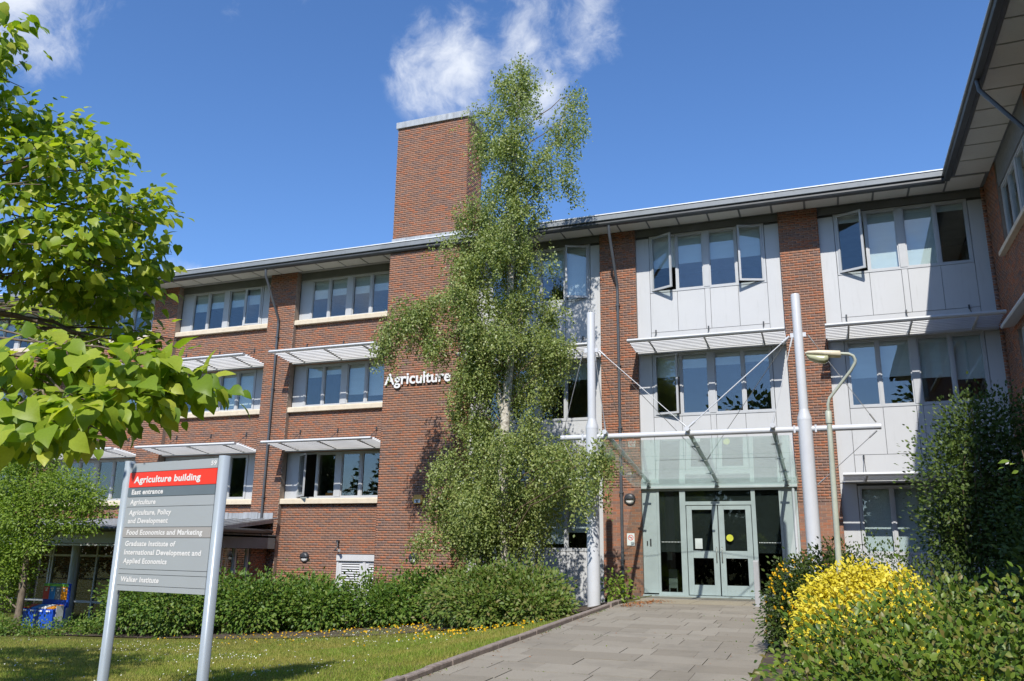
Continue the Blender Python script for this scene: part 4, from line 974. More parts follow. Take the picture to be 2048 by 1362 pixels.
# recycling station in front of the porch
t = thing('recycling_bins', 'blue recycling station with a red, blue, grey and orange board', 'bins', (-22, -4.9, -1.05))
GB = gz(-21.8, -5.0)
q = MB(); q.prism([(-5.3, GB), (-5.3, -0.66), (-4.86, -0.56), (-4.86, GB)], -22.55, -21.25); q.build('bin_body', M['blue'], t, 0.01)
q = MB(); q.box(-22.25, -21.25, -4.84, -4.78, -0.62, 0.06); q.build('back_board', M['blue'], t)
q = MB(); q.box(-22.25, -21.30, -4.86, -4.845, -0.03, 0.05); q.build('board_header', M['bgreen'], t)
for k, mt in enumerate(('bred', 'bsky', 'bgrey', 'borange')):
    x = -22.25 + k * 0.2375
    q = MB(); q.box(x + 0.004, x + 0.2335, -4.86, -4.845, -0.40, -0.035); q.build('board_panel', M[mt], t)
    q = MB(); q.box(x + 0.05, x + 0.17, -4.864, -4.861, -0.10, -0.07); q.box(x + 0.08, x + 0.15, -4.864, -4.861, -0.17, -0.12); q.build('printed_mark', M['signwhite'], t)
    x2 = -22.5 + k * 0.31
    q = MB(); q.prism([(-5.25, -0.645), (-5.26, -0.62), (-4.93, -0.54), (-4.92, -0.57)], x2, x2 + 0.29); q.build('lid', M[('bred', 'bsky', 'signwhite', 'borange')[k]], t)
    q = MB(); q.box(x2 + 0.05, x2 + 0.20, -5.306, -5.301, -0.72, -0.68); q.build('lettering_strip', M['signwhite'], t)
q = MB(); q.box(-21.249, -21.24, -5.2, -4.95, -0.98, -0.55); q.build('side_notice', M['paper'], t)
# things on the window ledges
t = thing('document_box', 'orange box file standing in the open ground floor window left of the tower', 'box', (-16.0, 0.5, 2.85))
q = MB(); q.box(-16.1, -15.78, 0.44, 0.62, 2.86, 3.02); q.build('box', M['orange'], t); q = MB(); q.box(-16.05, -15.85, 0.47, 0.58, 3.02, 3.09); q.build('papers', M['paper'], t)
t = thing('paper_stack', 'stack of pale papers on the ground floor window ledge beside the orange box', 'papers', (-15.1, 0.5, 2.85))
q = MB(); q.box(-15.3, -14.95, 0.44, 0.62, 2.86, 2.92); q.box(-15.28, -14.98, 0.46, 0.6, 2.922, 2.96); q.build('sheets', M['paper'], t)

# ================================================================== FOLIAGE
T_DIA = (np.array([(0, 0, 0), (.36, .45, .07), (0, 1, -.04), (-.36, .45, .07)], float), np.array([(0, 1, 2), (0, 2, 3)]))
T_LEAF = (np.array([(0, 0, 0), (.24, .28, .06), (.27, .58, .05), (0, 1, -.10), (-.27, .58, .05), (-.24, .28, .06), (0, .42, 0)], float),
          np.array([(0, 1, 6), (1, 2, 6), (2, 3, 6), (6, 3, 4), (6, 4, 5), (6, 5, 0)]))
T_HEART = (np.array([(0, 0, 0), (.30, -.04, .03), (.47, .24, .06), (.40, .58, .02), (.17, .88, -.10), (0, 1.10, -.24), (-.17, .88, -.10), (-.40, .58, .02), (-.47, .24, .06), (-.30, -.04, .03), (0, .30, -.02), (0, .66, -.07)], float),
           np.array([(0, 1, 10), (1, 2, 10), (2, 3, 10), (3, 11, 10), (3, 4, 11), (4, 5, 11), (5, 6, 11), (6, 7, 11), (7, 10, 11), (7, 8, 10), (8, 9, 10), (9, 0, 10)]))
def unit(v): return v / np.maximum(np.linalg.norm(v, axis=-1, keepdims=True), 1e-9)
def rdir(n): return unit(rng.normal(size=(n, 3)))
def basis(tip, nrm):
    tip = unit(tip); nrm = unit(nrm - (nrm * tip).sum(-1, keepdims=True) * tip); side = np.cross(tip, nrm); return side, tip, nrm
def leaf_mesh(name, pos, tip, nrm, size, tmpl, mat):
    tv, tf = tmpl; s, t, n = basis(tip, nrm); sz = np.asarray(size)[:, None, None]
    co = pos[:, None] + sz * (tv[None, :, 0, None] * s[:, None] + tv[None, :, 1, None] * t[:, None] + tv[None, :, 2, None] * n[:, None])
    k = len(tv); tr = (tf[None] + (np.arange(len(pos)) * k)[:, None, None]).reshape(-1, 3)
    return np_mesh(name, co.reshape(-1, 3), tr, mat)
def in_ellipsoids(E, n, shell=0.45):
    """n points in a union of ellipsoids (x,y,z,rx,ry,rz), thicker towards the skin; returns points, outward directions"""
    E = np.array(E, float); vol = (E[:, 3] * E[:, 4] * E[:, 5]) ** 0.75
    k = rng.choice(len(E), n, p=vol / vol.sum()); d = rdir(n); r = rng.uniform(0, 1, n) ** shell
    return E[k, :3] + d * E[k, 3:] * r[:, None], unit(d / E[k, 3:])
def tufts(E, nc, per, spread, size, droop=0.0, up=0.9, shell=0.45, out=0.8, zmin=None, flat=1.0):
    """twig ends spread through the crown, each carrying a spray of leaves"""
    c, o = in_ellipsoids(E, nc, shell)
    if zmin is not None:
        g = ground_z(c[:, 0], c[:, 1]); keep = c[:, 2] > g + zmin; c, o = c[keep], o[keep]
    n = len(c) * per; cc = np.repeat(c, per, 0); oo = np.repeat(o, per, 0)
    off = rng.normal(size=(n, 3)) * np.array([1, 1, flat]); pos = cc + off * spread * 0.5
    tip = unit(off) * 0.7 + oo * out + rng.normal(size=(n, 3)) * 0.35 + np.array([0, 0, -droop])
    nrm = rng.normal(size=(n, 3)) * 0.42 + np.array([0.08, -0.5, 0.75]) * up + oo * 0.4
    sz = size * rng.uniform(0.65, 1.25, n)
    return pos, tip, nrm, sz
def limb(mb, p0, p1, r0, r1, sag=0.1, seg=7, n=6, wob=0.04):
    p0, p1 = np.array(p0, float), np.array(p1, float); L_ = np.linalg.norm(p1 - p0); pts = []
    for i in range(n + 1):
        f = i / n; p = p0 + (p1 - p0) * f + rng.normal(size=3) * wob * L_ * math.sin(PI * f) * 0.6; p[2] += sag * L_ * math.sin(PI * f); pts.append(p)
    mb.tube(pts, [r0 + (r1 - r0) * i / n for i in range(n + 1)], seg); return pts

# ---- big leaved tree beside the sign
CL_far = [(-6.68, -19.67, 5.29, 0.41, 0.71), (-6.79, -19.39, 4.78, 0.22, 0.33), (-6.77, -18.58, 4.98, 0.49, 0.43), (-6.48, -19.23, 4.4, 0.42, 0.37), (-6.39, -18.59, 4.38, 0.6, 0.49), (-6.51, -17.98, 4.45, 0.42, 0.46), (-6.75, -17.75, 3.75, 0.40, 0.30),
          (-6.39, -18.94, 3.83, 0.68, 0.42), (-6.37, -18.28, 3.87, 0.49, 0.33), (-6.61, -18.91, 3.53, 0.58, 0.26), (-6.49, -17.72, 4.03, 0.24, 0.32), (-6.53, -18.31, 3.52, 0.6, 0.19), (-7.98, -17.63, 3.53, 0.69, 0.28),
          (-6.24, -17.82, 3.06, 0.33, 0.22), (-6.32, -18.19, 3.03, 0.32, 0.19), (-6.97, -19.5, 4.02, 0.64, 1.07), (-6.82, -18.56, 3.47, 0.45, 0.28), (-6.62, -18.1, 3.4, 0.45, 0.2), (-6.70, -19.1, 4.95, 0.25, 0.33), (-10.0, -20.3, 5.6, 1.0, 1.0), (-9.8, -21.0, 4.4, 1.4, 1.3)]
CL_near = [(-4.15, -20.9, 2.10, 0.26, 0.10), (-3.85, -20.75, 2.16, 0.22, 0.10), (-3.62, -20.50, 2.14, 0.24, 0.10), (-3.48, -20.28, 2.06, 0.17, 0.12), (-3.50, -20.67, 1.93, 0.20, 0.08), (-3.62, -20.85, 1.84, 0.22, 0.08), (-3.84, -21.0, 1.80, 0.18, 0.10), (-3.42, -20.94, 1.68, 0.09, 0.04), (-3.55, -21.0, 1.69, 0.14, 0.06), (-4.2, -20.6, 1.80, 0.2, 0.08)]
CT = thing('catalpa_tree', 'leafy tree with large heart shaped bright green leaves hanging over the sign board', 'tree', (-8.3, -20.2, gz(-8.3, -20.2)))
q = MB(); tb = (-8.3, -20.2); zb = gz(*tb)
q.tube([(tb[0], tb[1], zb - 0.2), (tb[0], tb[1], zb + 0.1), (tb[0] + 0.06, tb[1] + 0.04, 1.0), (tb[0] + 0.1, tb[1] + 0.1, 2.2), (-8.1, -20.0, 3.3)], [0.26, 0.20, 0.17, 0.15, 0.12], 14); q.build('trunk', M['bark'], CT)
for (x, y, z, rx, rzz) in CL_far[:16]:
    q = MB(); s0 = (-8.2, -20.05, min(2.3 + 0.25 * z, 3.3)); limb(q, s0, (x, y, z), 0.035, 0.008, 0.06, wob=0.07); 
    for k in range(5):
        e = np.array((x, y, z)) + rdir(1)[0] * np.array((rx, rx, rzz)) * 0.9; f = rng.uniform(0.55, 0.95); p0 = np.array(s0) + (np.array((x, y, z)) - np.array(s0)) * f; p0[2] += 0.06 * math.sin(PI * f)
        limb(q, p0, e, 0.009, 0.003, 0.02, 5, 3)
    q.build('branch', M['bark'], CT)
for e in [(-12.8, -17.8, 5.6), (-14.6, -16.8, 6.0), (-11.2, -19.2, 6.0), (-16.2, -16.6, 5.2)]:
    q = MB(); limb(q, (-8.2, -20.1, 3.0), e, 0.07, 0.012, 0.05); q.build('branch', M['bark'], CT)
q = MB(); hub = limb(q, (-8.2, -20.1, 2.0), (-5.2, -20.7, 2.35), 0.05, 0.018, 0.05)
q.build('branch', M['bark'], CT)
for (x, y, z, rx, rzz) in CL_near:
    q = MB(); limb(q, (-5.2, -20.7, 2.35) if x < -3.6 else (-4.3, -20.75, 2.15), (x, y, z), 0.010, 0.004, 0.03); 
    for k in range(4): limb(q, (x, y, z), np.array((x, y, z)) + rdir(1)[0] * np.array((rx, rx, rzz)) * 0.9, 0.005, 0.002, 0.0, 5, 3)
    q.build('branch', M['bark'], CT)
q = MB(); limb(q, (-5.2, -20.7, 2.35), (-4.3, -20.75, 2.15), 0.018, 0.010); q.build('branch', M['bark'], CT)
def ell(Ls, ky=1.0): return [(x, y, z, rx, rx * ky, rz_) for x, y, z, rx, rz_ in Ls]
pf, tf_, nf, sf = tufts(ell(CL_far), 1350, 6, 0.17, 0.092, droop=0.7, up=1.2, shell=0.6, out=0.55, flat=0.6)
pn, tn, nn, sn = tufts([(x, y, z - 0.07, a, b, c) for x, y, z, a, b, c in ell(CL_near)], 165, 5, 0.15, 0.097, droop=0.75, up=1.3, shell=0.4, out=0.5, flat=0.6)
CL_side = [(-12.8, -17.8, 5.6, 1.5, 0.9), (-14.6, -16.8, 6.0, 1.4, 0.9), (-11.2, -19.2, 6.0, 1.2, 0.9), (-16.2, -16.6, 5.2, 1.1, 0.8)]     # the side of the crown left of the picture
pb, tb_, nb_, sb_ = tufts(ell(CL_side), 420, 7, 0.30, 0.15, droop=0.75, up=1.2, shell=0.5, out=0.5, flat=0.6)
pos = np.concatenate([pf, pn, pb]); tip = np.concatenate([tf_, tn, tb_]); nr = np.concatenate([nf, nn, nb_]); sz = np.concatenate([sf, sn, sb_]) * rng.uniform(0.7, 1.2, len(pf) + len(pn) + len(pb))
camv = pos - CAM; dist = np.linalg.norm(camv, axis=1); fw = np.array(FWD); px = (camv @ np.array(RGT)) / (camv @ fw); py = (camv @ np.array(UPV)) / (camv @ fw)
score = sz / dist * ((np.abs(px) < 0.62) & (np.abs(py) < 0.41)); order = np.argsort(-score); big, rest = order[:300], order[300:]
stuff(link('foliage', leaf_mesh('foliage', pos[rest], tip[rest], nr[rest], sz[rest], T_HEART, M['leaf_catalpa']), CT))
lm = []
for v in range(5):
    tv = T_HEART[0].copy(); tv[:, 2] += rng.normal(size=len(tv)) * 0.018; tv[:, 2] -= tv[:, 1] ** 2 * rng.uniform(0.0, 0.15)
    me = np_mesh('leaf', tv, T_HEART[1], M['leaf_catalpa']); lm.append(me)
S_, T_, N_ = basis(tip[big], nr[big])
for k in range(len(big)):
    o = link('leaf', lm[k % 5], CT)
    o.matrix_basis = Matrix.Translation(pos[big[k]]) @ Matrix((S_[k], T_[k], N_[k])).transposed().to_4x4() @ Matrix.Scale(sz[big[k]], 4)

# ---- weeping birch in front of the white bay
BIR = [(-7.63, -3.6, 15.25, 0.35, 0.54), (-7.99, -3.6, 14.56, 0.66, 0.55), (-7.39, -3.4, 14.31, 0.4, 0.62), (-8.17, -3.9, 13.77, 0.69, 0.53), (-6.2, -3.1, 13.99, 0.31, 0.62), (-6.4, -3.2, 13.08, 0.51, 0.68), (-7.54, -3.9, 13.08, 0.6, 0.6), (-8.55, -4.1, 12.84, 0.54, 0.54), (-8.31, -3.3, 12.72, 0.84, 0.61), (-6.6, -3.3, 12.11, 0.53, 0.67), (-7.22, -3.9, 11.77, 0.65, 0.72), (-6.34, -3.4, 11.32, 0.35, 0.43), (-8.99, -3.4, 12.29, 0.46, 0.69), (-7.9, -3.3, 11.28, 0.81, 0.52), (-8.31, -3.8, 10.43, 1.08, 0.58), (-7.46, -3.2, 10.4, 0.52, 0.65), (-9.18, -3.9, 9.82, 0.58, 0.58), (-8.14, -3.4, 9.5, 1.08, 0.72), (-7.19, -3.3, 9.12, 0.5, 0.85), (-8.73, -3.8, 8.75, 0.71, 0.64), (-9.18, -4.1, 7.9, 0.98, 0.63), (-10.25, -4.4, 7.55, 0.77, 0.53), (-10.98, -4.6, 7.05, 0.31, 0.63), (-7.96, -3.4, 7.98, 0.98, 0.7), (-7.0, -3.2, 7.8, 0.42, 0.84), (-8.64, -3.9, 6.97, 1.17, 0.83), (-9.80, -4.2, 6.98, 0.60, 0.46), (-7.54, -3.3, 6.67, 1.03, 0.76), (-6.59, -3.1, 6.51, 0.62, 0.69), (-8.85, -3.9, 5.95, 0.60, 0.55), (-8.08, -3.4, 5.7, 0.89, 0.55), (-6.99, -3.2, 5.67, 0.61, 0.54), (-9.35, -3.8, 5.05, 0.36, 0.5), (-9.04, -3.2, 5.23, 0.42, 0.63), (-8.85, -3.6, 4.33, 0.68, 0.41), (-7.41, -3.2, 4.46, 0.81, 0.38), (-8.11, -3.6, 3.7, 1.27, 0.6), (-6.7, -3.2, 3.63, 0.93, 0.67), (-5.64, -3.1, 3.36, 0.53, 0.73), (-9.13, -3.9, 3.36, 0.81, 0.54), (-8.57, -3.8, 2.64, 1.2, 0.67), (-7.32, -3.4, 2.59, 1.06, 0.73), (-9.35, -4.1, 2.2, 0.52, 0.55), (-9.95, -4.3, 1.75, 0.28, 0.22), (-8.59, -3.7, 1.68, 1.2, 0.6), (-7.08, -3.3, 1.7, 0.8, 0.53), (-9.59, -4.0, 1.42, 0.47, 0.4), (-7.75, -4.3, 14.0, 0.3, 0.6), (-7.85, -4.35, 12.4, 0.35, 0.6), (-7.8, -4.3, 10.9, 0.4, 0.6), (-7.9, -4.4, 9.4, 0.45, 0.7), (-7.8, -4.4, 6.9, 0.5, 0.5), (-7.7, -4.5, 3.6, 0.6, 0.5), (-8.1, -4.5, 2.4, 0.7, 0.6), (-4.98, -5.4, 3.1, 0.34, 0.5), (-5.5, -5.1, 3.35, 0.5, 0.4), (-5.3, -5.35, 2.55, 0.3, 0.35), (-6.2, -4.4, 3.3, 0.6, 0.5), (-11.0, -4.6, 7.1, 0.32, 0.6), (-10.7, -4.5, 7.5, 0.45, 0.4), (-10.95, -4.6, 6.8, 0.25, 0.5), (-10.2, -4.4, 7.3, 0.6, 0.5)]
bz = gz(-7.95, -3.6)
BT = thing('birch_tree', 'tall slender birch with drooping small leaved sprays beside the brick tower', 'tree', (-7.95, -3.6, bz))
trunk = [(-7.98, -3.6, bz - 0.2), (-7.98, -3.6, 1.0), (-8.02, -3.6, 3.0), (-7.98, -3.6, 4.6), (-7.86, -3.6, 6.2), (-7.90, -3.6, 8.0), (-7.80, -3.6, 10.0), (-7.82, -3.6, 12.0), (-7.72, -3.6, 14.0), (-7.62, -3.6, 15.6)]
q = MB(); q.tube(trunk, [0.19, 0.16, 0.145, 0.13, 0.11, 0.095, 0.075, 0.055, 0.035, 0.01], 14); q.build('trunk', M['birch'], BT)
q = MB(); q.tube([(-7.98, -3.6, 4.5), (-8.15, -3.62, 5.2), (-8.45, -3.66, 6.4), (-8.9, -3.8, 7.4)], [0.085, 0.075, 0.055, 0.03], 10); q.build('limb', M['birch'], BT)
q = MB(); q.tube([(-7.82, -3.6, 11.2), (-7.2, -3.5, 11.9), (-6.6, -3.3, 12.8), (-6.25, -3.15, 14.3)], [0.045, 0.04, 0.028, 0.01], 8); q.build('limb', M['birch'], BT)
tk = np.array(trunk)
for (x, y, z, rx, rzz) in BIR:
    zs = max(bz + 1.0, z - 0.25 * abs(x + 7.9) - 0.6); zs = min(zs, 15.0); xx = np.interp(zs, tk[:, 2], tk[:, 0])
    q = MB(); limb(q, (xx, -3.6, zs), (x, y, z + rzz * 0.4), 0.022, 0.006, 0.08, 6, 5, 0.05); q.build('branch', M['twig'], BT)
# hanging strings of leaves
E_ = [(x, y, z, a * 0.90, b * 0.9, c) for x, y, z, a, b, c in ell(BIR, 0.95)]; c, o = in_ellipsoids(E_, 560, 0.55); ci = rng.choice(len(c), 11000); c = c[ci] + rng.normal(size=(11000, 3)) * np.array([0.15, 0.15, 0.17]); o = o[ci]
ln = rng.uniform(0.22, 0.75, len(c)); per = 13
f = (np.arange(per) + rng.uniform(0, 1, (len(c), per))) / per
drift = rng.normal(size=(len(c), 1, 3)) * 0.10 * np.array([1, 1, 0]) + (o * 0.16)[:, None]
pp = c[:, None] + drift * f[..., None] + np.array([0, 0, -1.0]) * (ln[:, None] * f)[..., None] + rng.normal(size=(len(c), per, 3)) * 0.038
pp = pp.reshape(-1, 3); n = len(pp)
tp = rng.normal(size=(n, 3)) * 0.7 + np.array([0, 0, -0.7]); nn_ = rng.normal(size=(n, 3)) * 0.6 + np.array([0.08, -0.62, 0.55])
stuff(link('foliage', leaf_mesh('foliage', pp, tp, nn_, rng.uniform(0.050, 0.085, n), T_DIA, M['leaf_birch']), BT))
sel = rng.choice(len(c), 900, replace=False); q = MB()
for k in sel: q.tube([c[k] + np.array([0, 0, 0.05]), c[k] + drift[k, 0] * 0.5 + np.array([0, 0, -ln[k] * 0.5]), c[k] + drift[k, 0] + np.array([0, 0, -ln[k]])], 0.0028, 3, cap=False)
stuff(q.build('hanging_twigs', M['twig'], BT))

# ---- small leaved tree on the left, behind the sign
ST_ = [(-22.53, -6.0, 3.02, 1.05, 0.88), (-21.02, -5.7, 2.73, 1.19, 0.68), (-21.9, -6.0, 2.0, 1.29, 0.86), (-20.18, -5.5, 2.3, 0.75, 0.40), (-22.48, -6.0, 1.0, 0.87, 1.0), (-21.3, -6.3, 1.2, 0.5, 0.4), (-20.4, -5.7, 1.75, 0.67, 0.34), (-22.0, -6.0, 0.45, 0.55, 0.4), (-22.8, -5.8, -0.13, 0.71, 0.8), (-22.53, -5.8, 3.79, 0.88, 0.71), (-23.8, -5.6, 2.2, 1.2, 1.4)]
sb = (-21.75, -6.0); sz0 = gz(*sb)
SM = thing('dogwood_tree', 'small spreading tree with fine bright leaves growing left of the sign board', 'tree', (*sb, sz0))
q = MB(); q.tube([(sb[0], sb[1], sz0 - 0.1), (sb[0] + 0.02, sb[1], 0.2), (sb[0] - 0.08, sb[1], 1.6), (sb[0] - 0.15, sb[1], 3.4)], [0.11, 0.085, 0.06, 0.02], 10); q.build('trunk', M['bark'], SM)
for (x, y, z, rx, rzz) in ST_:
    q = MB(); limb(q, (sb[0], sb[1], max(z - 0.9, sz0 + 0.5)), (x, y, z), 0.03, 0.008, 0.05, 6); q.build('branch', M['bark'], SM)
p_, t_, n_, s_ = tufts(ell(ST_, 0.8), 2700, 12, 0.34, 0.082, droop=0.15, up=1.2, shell=0.5, out=0.5, flat=0.35)
stuff(link('foliage', leaf_mesh('foliage', p_, t_, n_, s_, T_LEAF, M['leaf_small']), SM))

# ---- shrubs
def shrub(name, label, E, nc, per, spread, size, mat, tmpl=T_LEAF, droop=0.15, up=0.9, shell=0.4, group=None, cat='shrub', zmin=0.03, out=0.8, flowers=None, stems=14, fill=0.35):
    base = (E[0][0], E[0][1]); g0 = gz(*base)
    t = thing(name, label, cat, (*base, g0), group)
    q = MB()
    for k in range(stems):
        e = E[k % len(E)]; x0, y0 = e[0] + rng.uniform(-.3, .3) * e[3], e[1] + rng.uniform(-.3, .3) * e[4]
        d = rdir(1)[0]; d[2] = abs(d[2]) * 0.8 + 0.2; p1 = np.array(e[:3]) + d * np.array(e[3:]) * 0.9
        limb(q, (x0, y0, gz(x0, y0) - 0.05), p1, 0.012, 0.004, 0.05, 5, 4)
    q.build('stems', M['twig'], t)['kind'] = 'stuff'
    p, tp, nn, sz = tufts(E, nc, per, spread, size, droop, up, shell, out, zmin)
    g = ground_z(p[:, 0], p[:, 1]); k = p[:, 2] > g + 0.02
    stuff(link('foliage', leaf_mesh('foliage', p[k], tp[k], nn[k], sz[k], tmpl, M[mat]), t))
    if flowers:
        n, fsz, fm, only = flowers
        c, o = in_ellipsoids(E, n * 3, 0.02); kk = (o[:, 1] < 0.35) & (c[:, 2] > ground_z(c[:, 0], c[:, 1]) + 0.15)
        if only: kk &= only(c)
        c, o = c[kk][:n], o[kk][:n]; m_ = len(c); c = c + o * 0.03
        P5 = []; T5 = []; N5 = []; Z5 = []
        for a_ in range(5):
            s1, t1, n1 = basis(rdir(1).repeat(m_, 0), o + np.array([0, -0.2, 0.3]))
            an = 2 * PI * a_ / 5; dirv = s1 * math.cos(an) + t1 * math.sin(an)
            P5.append(c); T5.append(dirv + n1 * 0.35); N5.append(n1 - dirv * 0.35); Z5.append(fsz * rng.uniform(.8, 1.1, m_))
        stuff(link('flowers', leaf_mesh('flowers', np.concatenate(P5), np.concatenate(T5), np.concatenate(N5), np.concatenate(Z5), T_DIA, M[fm]), t))
    return t
HG = 'shrubs of the border in front of the brick wall'
def hz(x, y, top): g = gz(x, y); return (g + top) / 2, (top - g) / 2 + 0.08
def bush(x, y, rx, ry, top):
    zc, r_ = hz(x, y, top); return (x, y, zc, rx, ry, r_)
shrub('border_shrub', 'dark leafy border shrub right behind the sign board posts', [bush(-17.8, -5.6, 1.1, 1.0, 0.30), bush(-16.4, -5.7, 1.1, 1.1, 0.36), bush(-15.4, -5.0, 0.9, 1.0, 0.38), bush(-16.8, -4.6, 1.3, 0.8, 0.3)], 1500, 10, 0.26, 0.10, 'leaf_hedge', group=HG)
shrub('border_shrub', 'leafy border shrub below the louvred door', [bush(-14.3, -4.9, 0.95, 1.05, 0.34), bush(-13.2, -4.3, 0.95, 1.05, 0.30), bush(-12.5, -4.6, 0.8, 0.9, 0.16), bush(-13.9, -3.8, 1.0, 0.9, 0.28)], 1500, 10, 0.26, 0.10, 'leaf_hedge', group=HG)
shrub('border_shrub', 'leafy border shrub below the wall light of the tower', [bush(-11.6, -3.9, 0.9, 1.0, 0.34), bush(-10.6, -3.3, 0.85, 0.9, 0.52), bush(-9.8, -3.2, 0.8, 0.9, 0.5), bush(-10.8, -4.3, 0.7, 0.7, 0.1), bush(-9.2, -3.9, 0.7, 0.8, 0.4)], 1500, 10, 0.26, 0.10, 'leaf_hedge', group=HG)
shrub('kerbside_shrub', 'broad rounded shrub at the foot of the birch beside the left mast', [bush(-7.3, -5.9, 1.15, 1.15, 0.74), bush(-6.35, -6.2, 0.95, 1.0, 0.66), bush(-5.85, -6.9, 0.65, 0.8, 0.25), bush(-7.0, -6.9, 0.95, 0.75, 0.30), bush(-8.2, -5.4, 0.95, 0.9, 0.52)], 2900, 10, 0.25, 0.09, 'leaf_hedge2', up=1.1)
shrub('spindle_shrub', 'small pale leaved shrub at the foot of the left mast by the pier', [bush(-4.98, -3.9, 0.22, 0.3, 0.75), bush(-4.85, -3.6, 0.22, 0.22, 0.5)], 40, 8, 0.2, 0.10, 'leaf_small', zmin=0.02, stems=5)
shrub('low_groundcover', 'low ground cover along the far left edge of the lawn below the recycling station', [bush(-21.5, -6.5, 2.3, 0.6, -0.93), bush(-19.0, -5.9, 1.3, 0.5, -0.90)], 600, 8, 0.2, 0.07, 'leaf_hedge', stems=4, shell=0.6)
shrub('golden_shrub', 'bright golden yellow leaved shrub around the lamp post', [bush(-0.08, -12.35, 0.40, 0.5, 0.78), bush(0.25, -12.3, 0.5, 0.55, 0.92), bush(0.66, -12.25, 0.38, 0.5, 0.86), bush(-0.10, -12.7, 0.34, 0.42, 0.50), bush(0.3, -12.7, 0.5, 0.4, 0.7)], 3000, 11, 0.14, 0.058, 'leaf_yellow', up=1.7, droop=0.12, shell=0.2, out=0.0)
shrub('hypericum_shrub', 'dark green shrub dotted with yellow flowers at the path edge by the door', [bush(-0.52, -10.7, 0.46, 0.6, 1.0), bush(-0.60, -10.9, 0.40, 0.5, 0.5), bush(-0.05, -10.2, 0.6, 0.6, 1.2)], 1900, 10, 0.18, 0.055, 'leaf_hyp', flowers=(130, 0.042, 'petal', lambda c: c[:, 0] < -0.25))
shrub('arching_shrub', 'fine leaved green shrub behind the golden shrub below the right bay', [bush(0.7, -9.9, 0.8, 0.8, 1.25), bush(1.7, -10.2, 0.9, 0.8, 1.15), bush(1.4, -11.6, 0.7, 0.6, 0.9)], 1000, 10, 0.22, 0.05, 'leaf_dark', droop=-0.4, up=0.5)
shrub('foreground_shrub', 'large mixed green shrub in the right foreground spilling over the path edge', [bush(0.14, -16.1, 0.70, 0.8, 0.57), bush(0.85, -15.9, 0.9, 0.9, 0.80), bush(1.7, -16.2, 0.9, 1.0, 0.90), bush(0.02, -17.2, 0.60, 0.7, 0.36), bush(0.85, -17.3, 0.9, 0.8, 0.54), bush(1.8, -17.5, 0.8, 0.8, 0.62)], 2900, 10, 0.20, 0.060, 'leaf_front', up=1.1, flowers=(150, 0.022, 'leaf_yellow', None), stems=30)
shrub('evergreen_shrub', 'tall dark evergreen shrub in front of the right bay corner', [(1.72, -10.0, 2.25, 0.50, 0.6, 0.75), (1.80, -9.8, 1.5, 0.55, 0.6, 0.6), (2.1, -9.7, 3.0, 0.45, 0.5, 0.6), (2.6, -9.5, 2.4, 0.8, 0.8, 1.3), (2.3, -9.8, 1.0, 0.7, 0.7, 0.9), (3.1, -9.5, 1.6, 0.8, 0.8, 1.6), (2.9, -11.0, 1.2, 0.9, 0.8, 1.4), (3.5, -11, 2.4, 0.8, 0.8, 1.2)], 4200, 11, 0.24, 0.062, 'leaf_dark', up=0.8, droop=-0.2, cat='shrub')
shrub('laurel_shrub', 'very dark tall shrub in the shade of the right wing behind the foreground shrub', [(2.9, -13.5, 0.7, 0.9, 1.2, 1.5), (3.4, -15.5, 0.8, 0.9, 1.4, 1.6), (3.5, -18, 0.5, 0.8, 1.5, 1.2), (2.6, -12.2, 0.3, 0.8, 0.9, 1.2)], 2600, 9, 0.28, 0.085, 'leaf_dark', up=0.8)
shrub('mock_orange_shrub', 'pale leaved shrub branch with white blossom at the right edge', [(1.22, -18.12, 1.66, 0.16, 0.2, 0.12), (1.36, -18.1, 1.5, 0.2, 0.2, 0.22), (1.6, -18.0, 0.9, 0.3, 0.35, 0.9)], 60, 7, 0.10, 0.058, 'leaf_small', flowers=(5, 0.028, 'petal_w', None), stems=6, out=0.4)
# a shoot of the foreground shrub reaching over the path is part of that thing's outline
sh = thing('trailing_shoot', 'single leafy shoot reaching over the paving from the foreground shrub', 'shoot', (-0.45, -16.6, gz(-0.6, -16.6)))
q = MB(); limb(q, (-0.35, -16.7, gz(-0.4, -16.7) + 0.25), (-0.98, -16.6, 0.02), 0.008, 0.003, 0.08, 6, 6); q.build('stem', M['twig'], sh)
for k in range(7):
    f = 0.25 + 0.12 * k; p = np.array((-0.35, -16.7, -0.2)) * (1 - f) + np.array((-0.98, -16.6, 0.03)) * f + np.array((0, 0, 0.05 * math.sin(PI * f)))
    tv = leaf_mesh('leaf', p[None], np.array([[-0.4 + rng.normal() * .4, (-1) ** k * 0.7, -0.2]]), np.array([[0.1, -0.3, 0.9]]), np.array([0.085]), T_LEAF, M['leaf_front']); link('leaf', tv, sh)

# ---- lawn: blades, daisies, buttercups
def on_lawn(n, x0, x1, y0, y1):
    x = rng.uniform(x0, x1, n); y = rng.uniform(y0, y1, n)
    edge = np.interp(x, [-24, -17, -14.5, -12.5, -11, -9.6, -8.6, -7.5, -6.5, -4.9], [-7.4, -6.8, -6.0, -5.6, -5.0, -4.5, -6.2, -7.6, -7.8, -8.2])
    k = (x < -4.90) & (y < edge); return x[k], y[k]
x, y = on_lawn(520000, -24, -4.88, -19.5, -3.4)
vx = x - CAM[0]; vy = y - CAM[1]; dd = np.hypot(vx, vy); px = (vx * RGT.x + vy * RGT.y) / (vx * FWD.x + vy * FWD.y)
k = (rng.uniform(0, 1, len(x)) < np.clip((13.0 / dd) ** 1.1, 0.25, 1)); x, y = x[k], y[k]; n = len(x)
z = ground_z(x, y) - 0.004; pos = np.stack([x, y, z], -1)
tp = np.concatenate([rng.normal(size=(n, 2)) * 0.42, np.ones((n, 1))], 1); nn = np.concatenate([rng.normal(size=(n, 2)), np.zeros((n, 1))], 1)
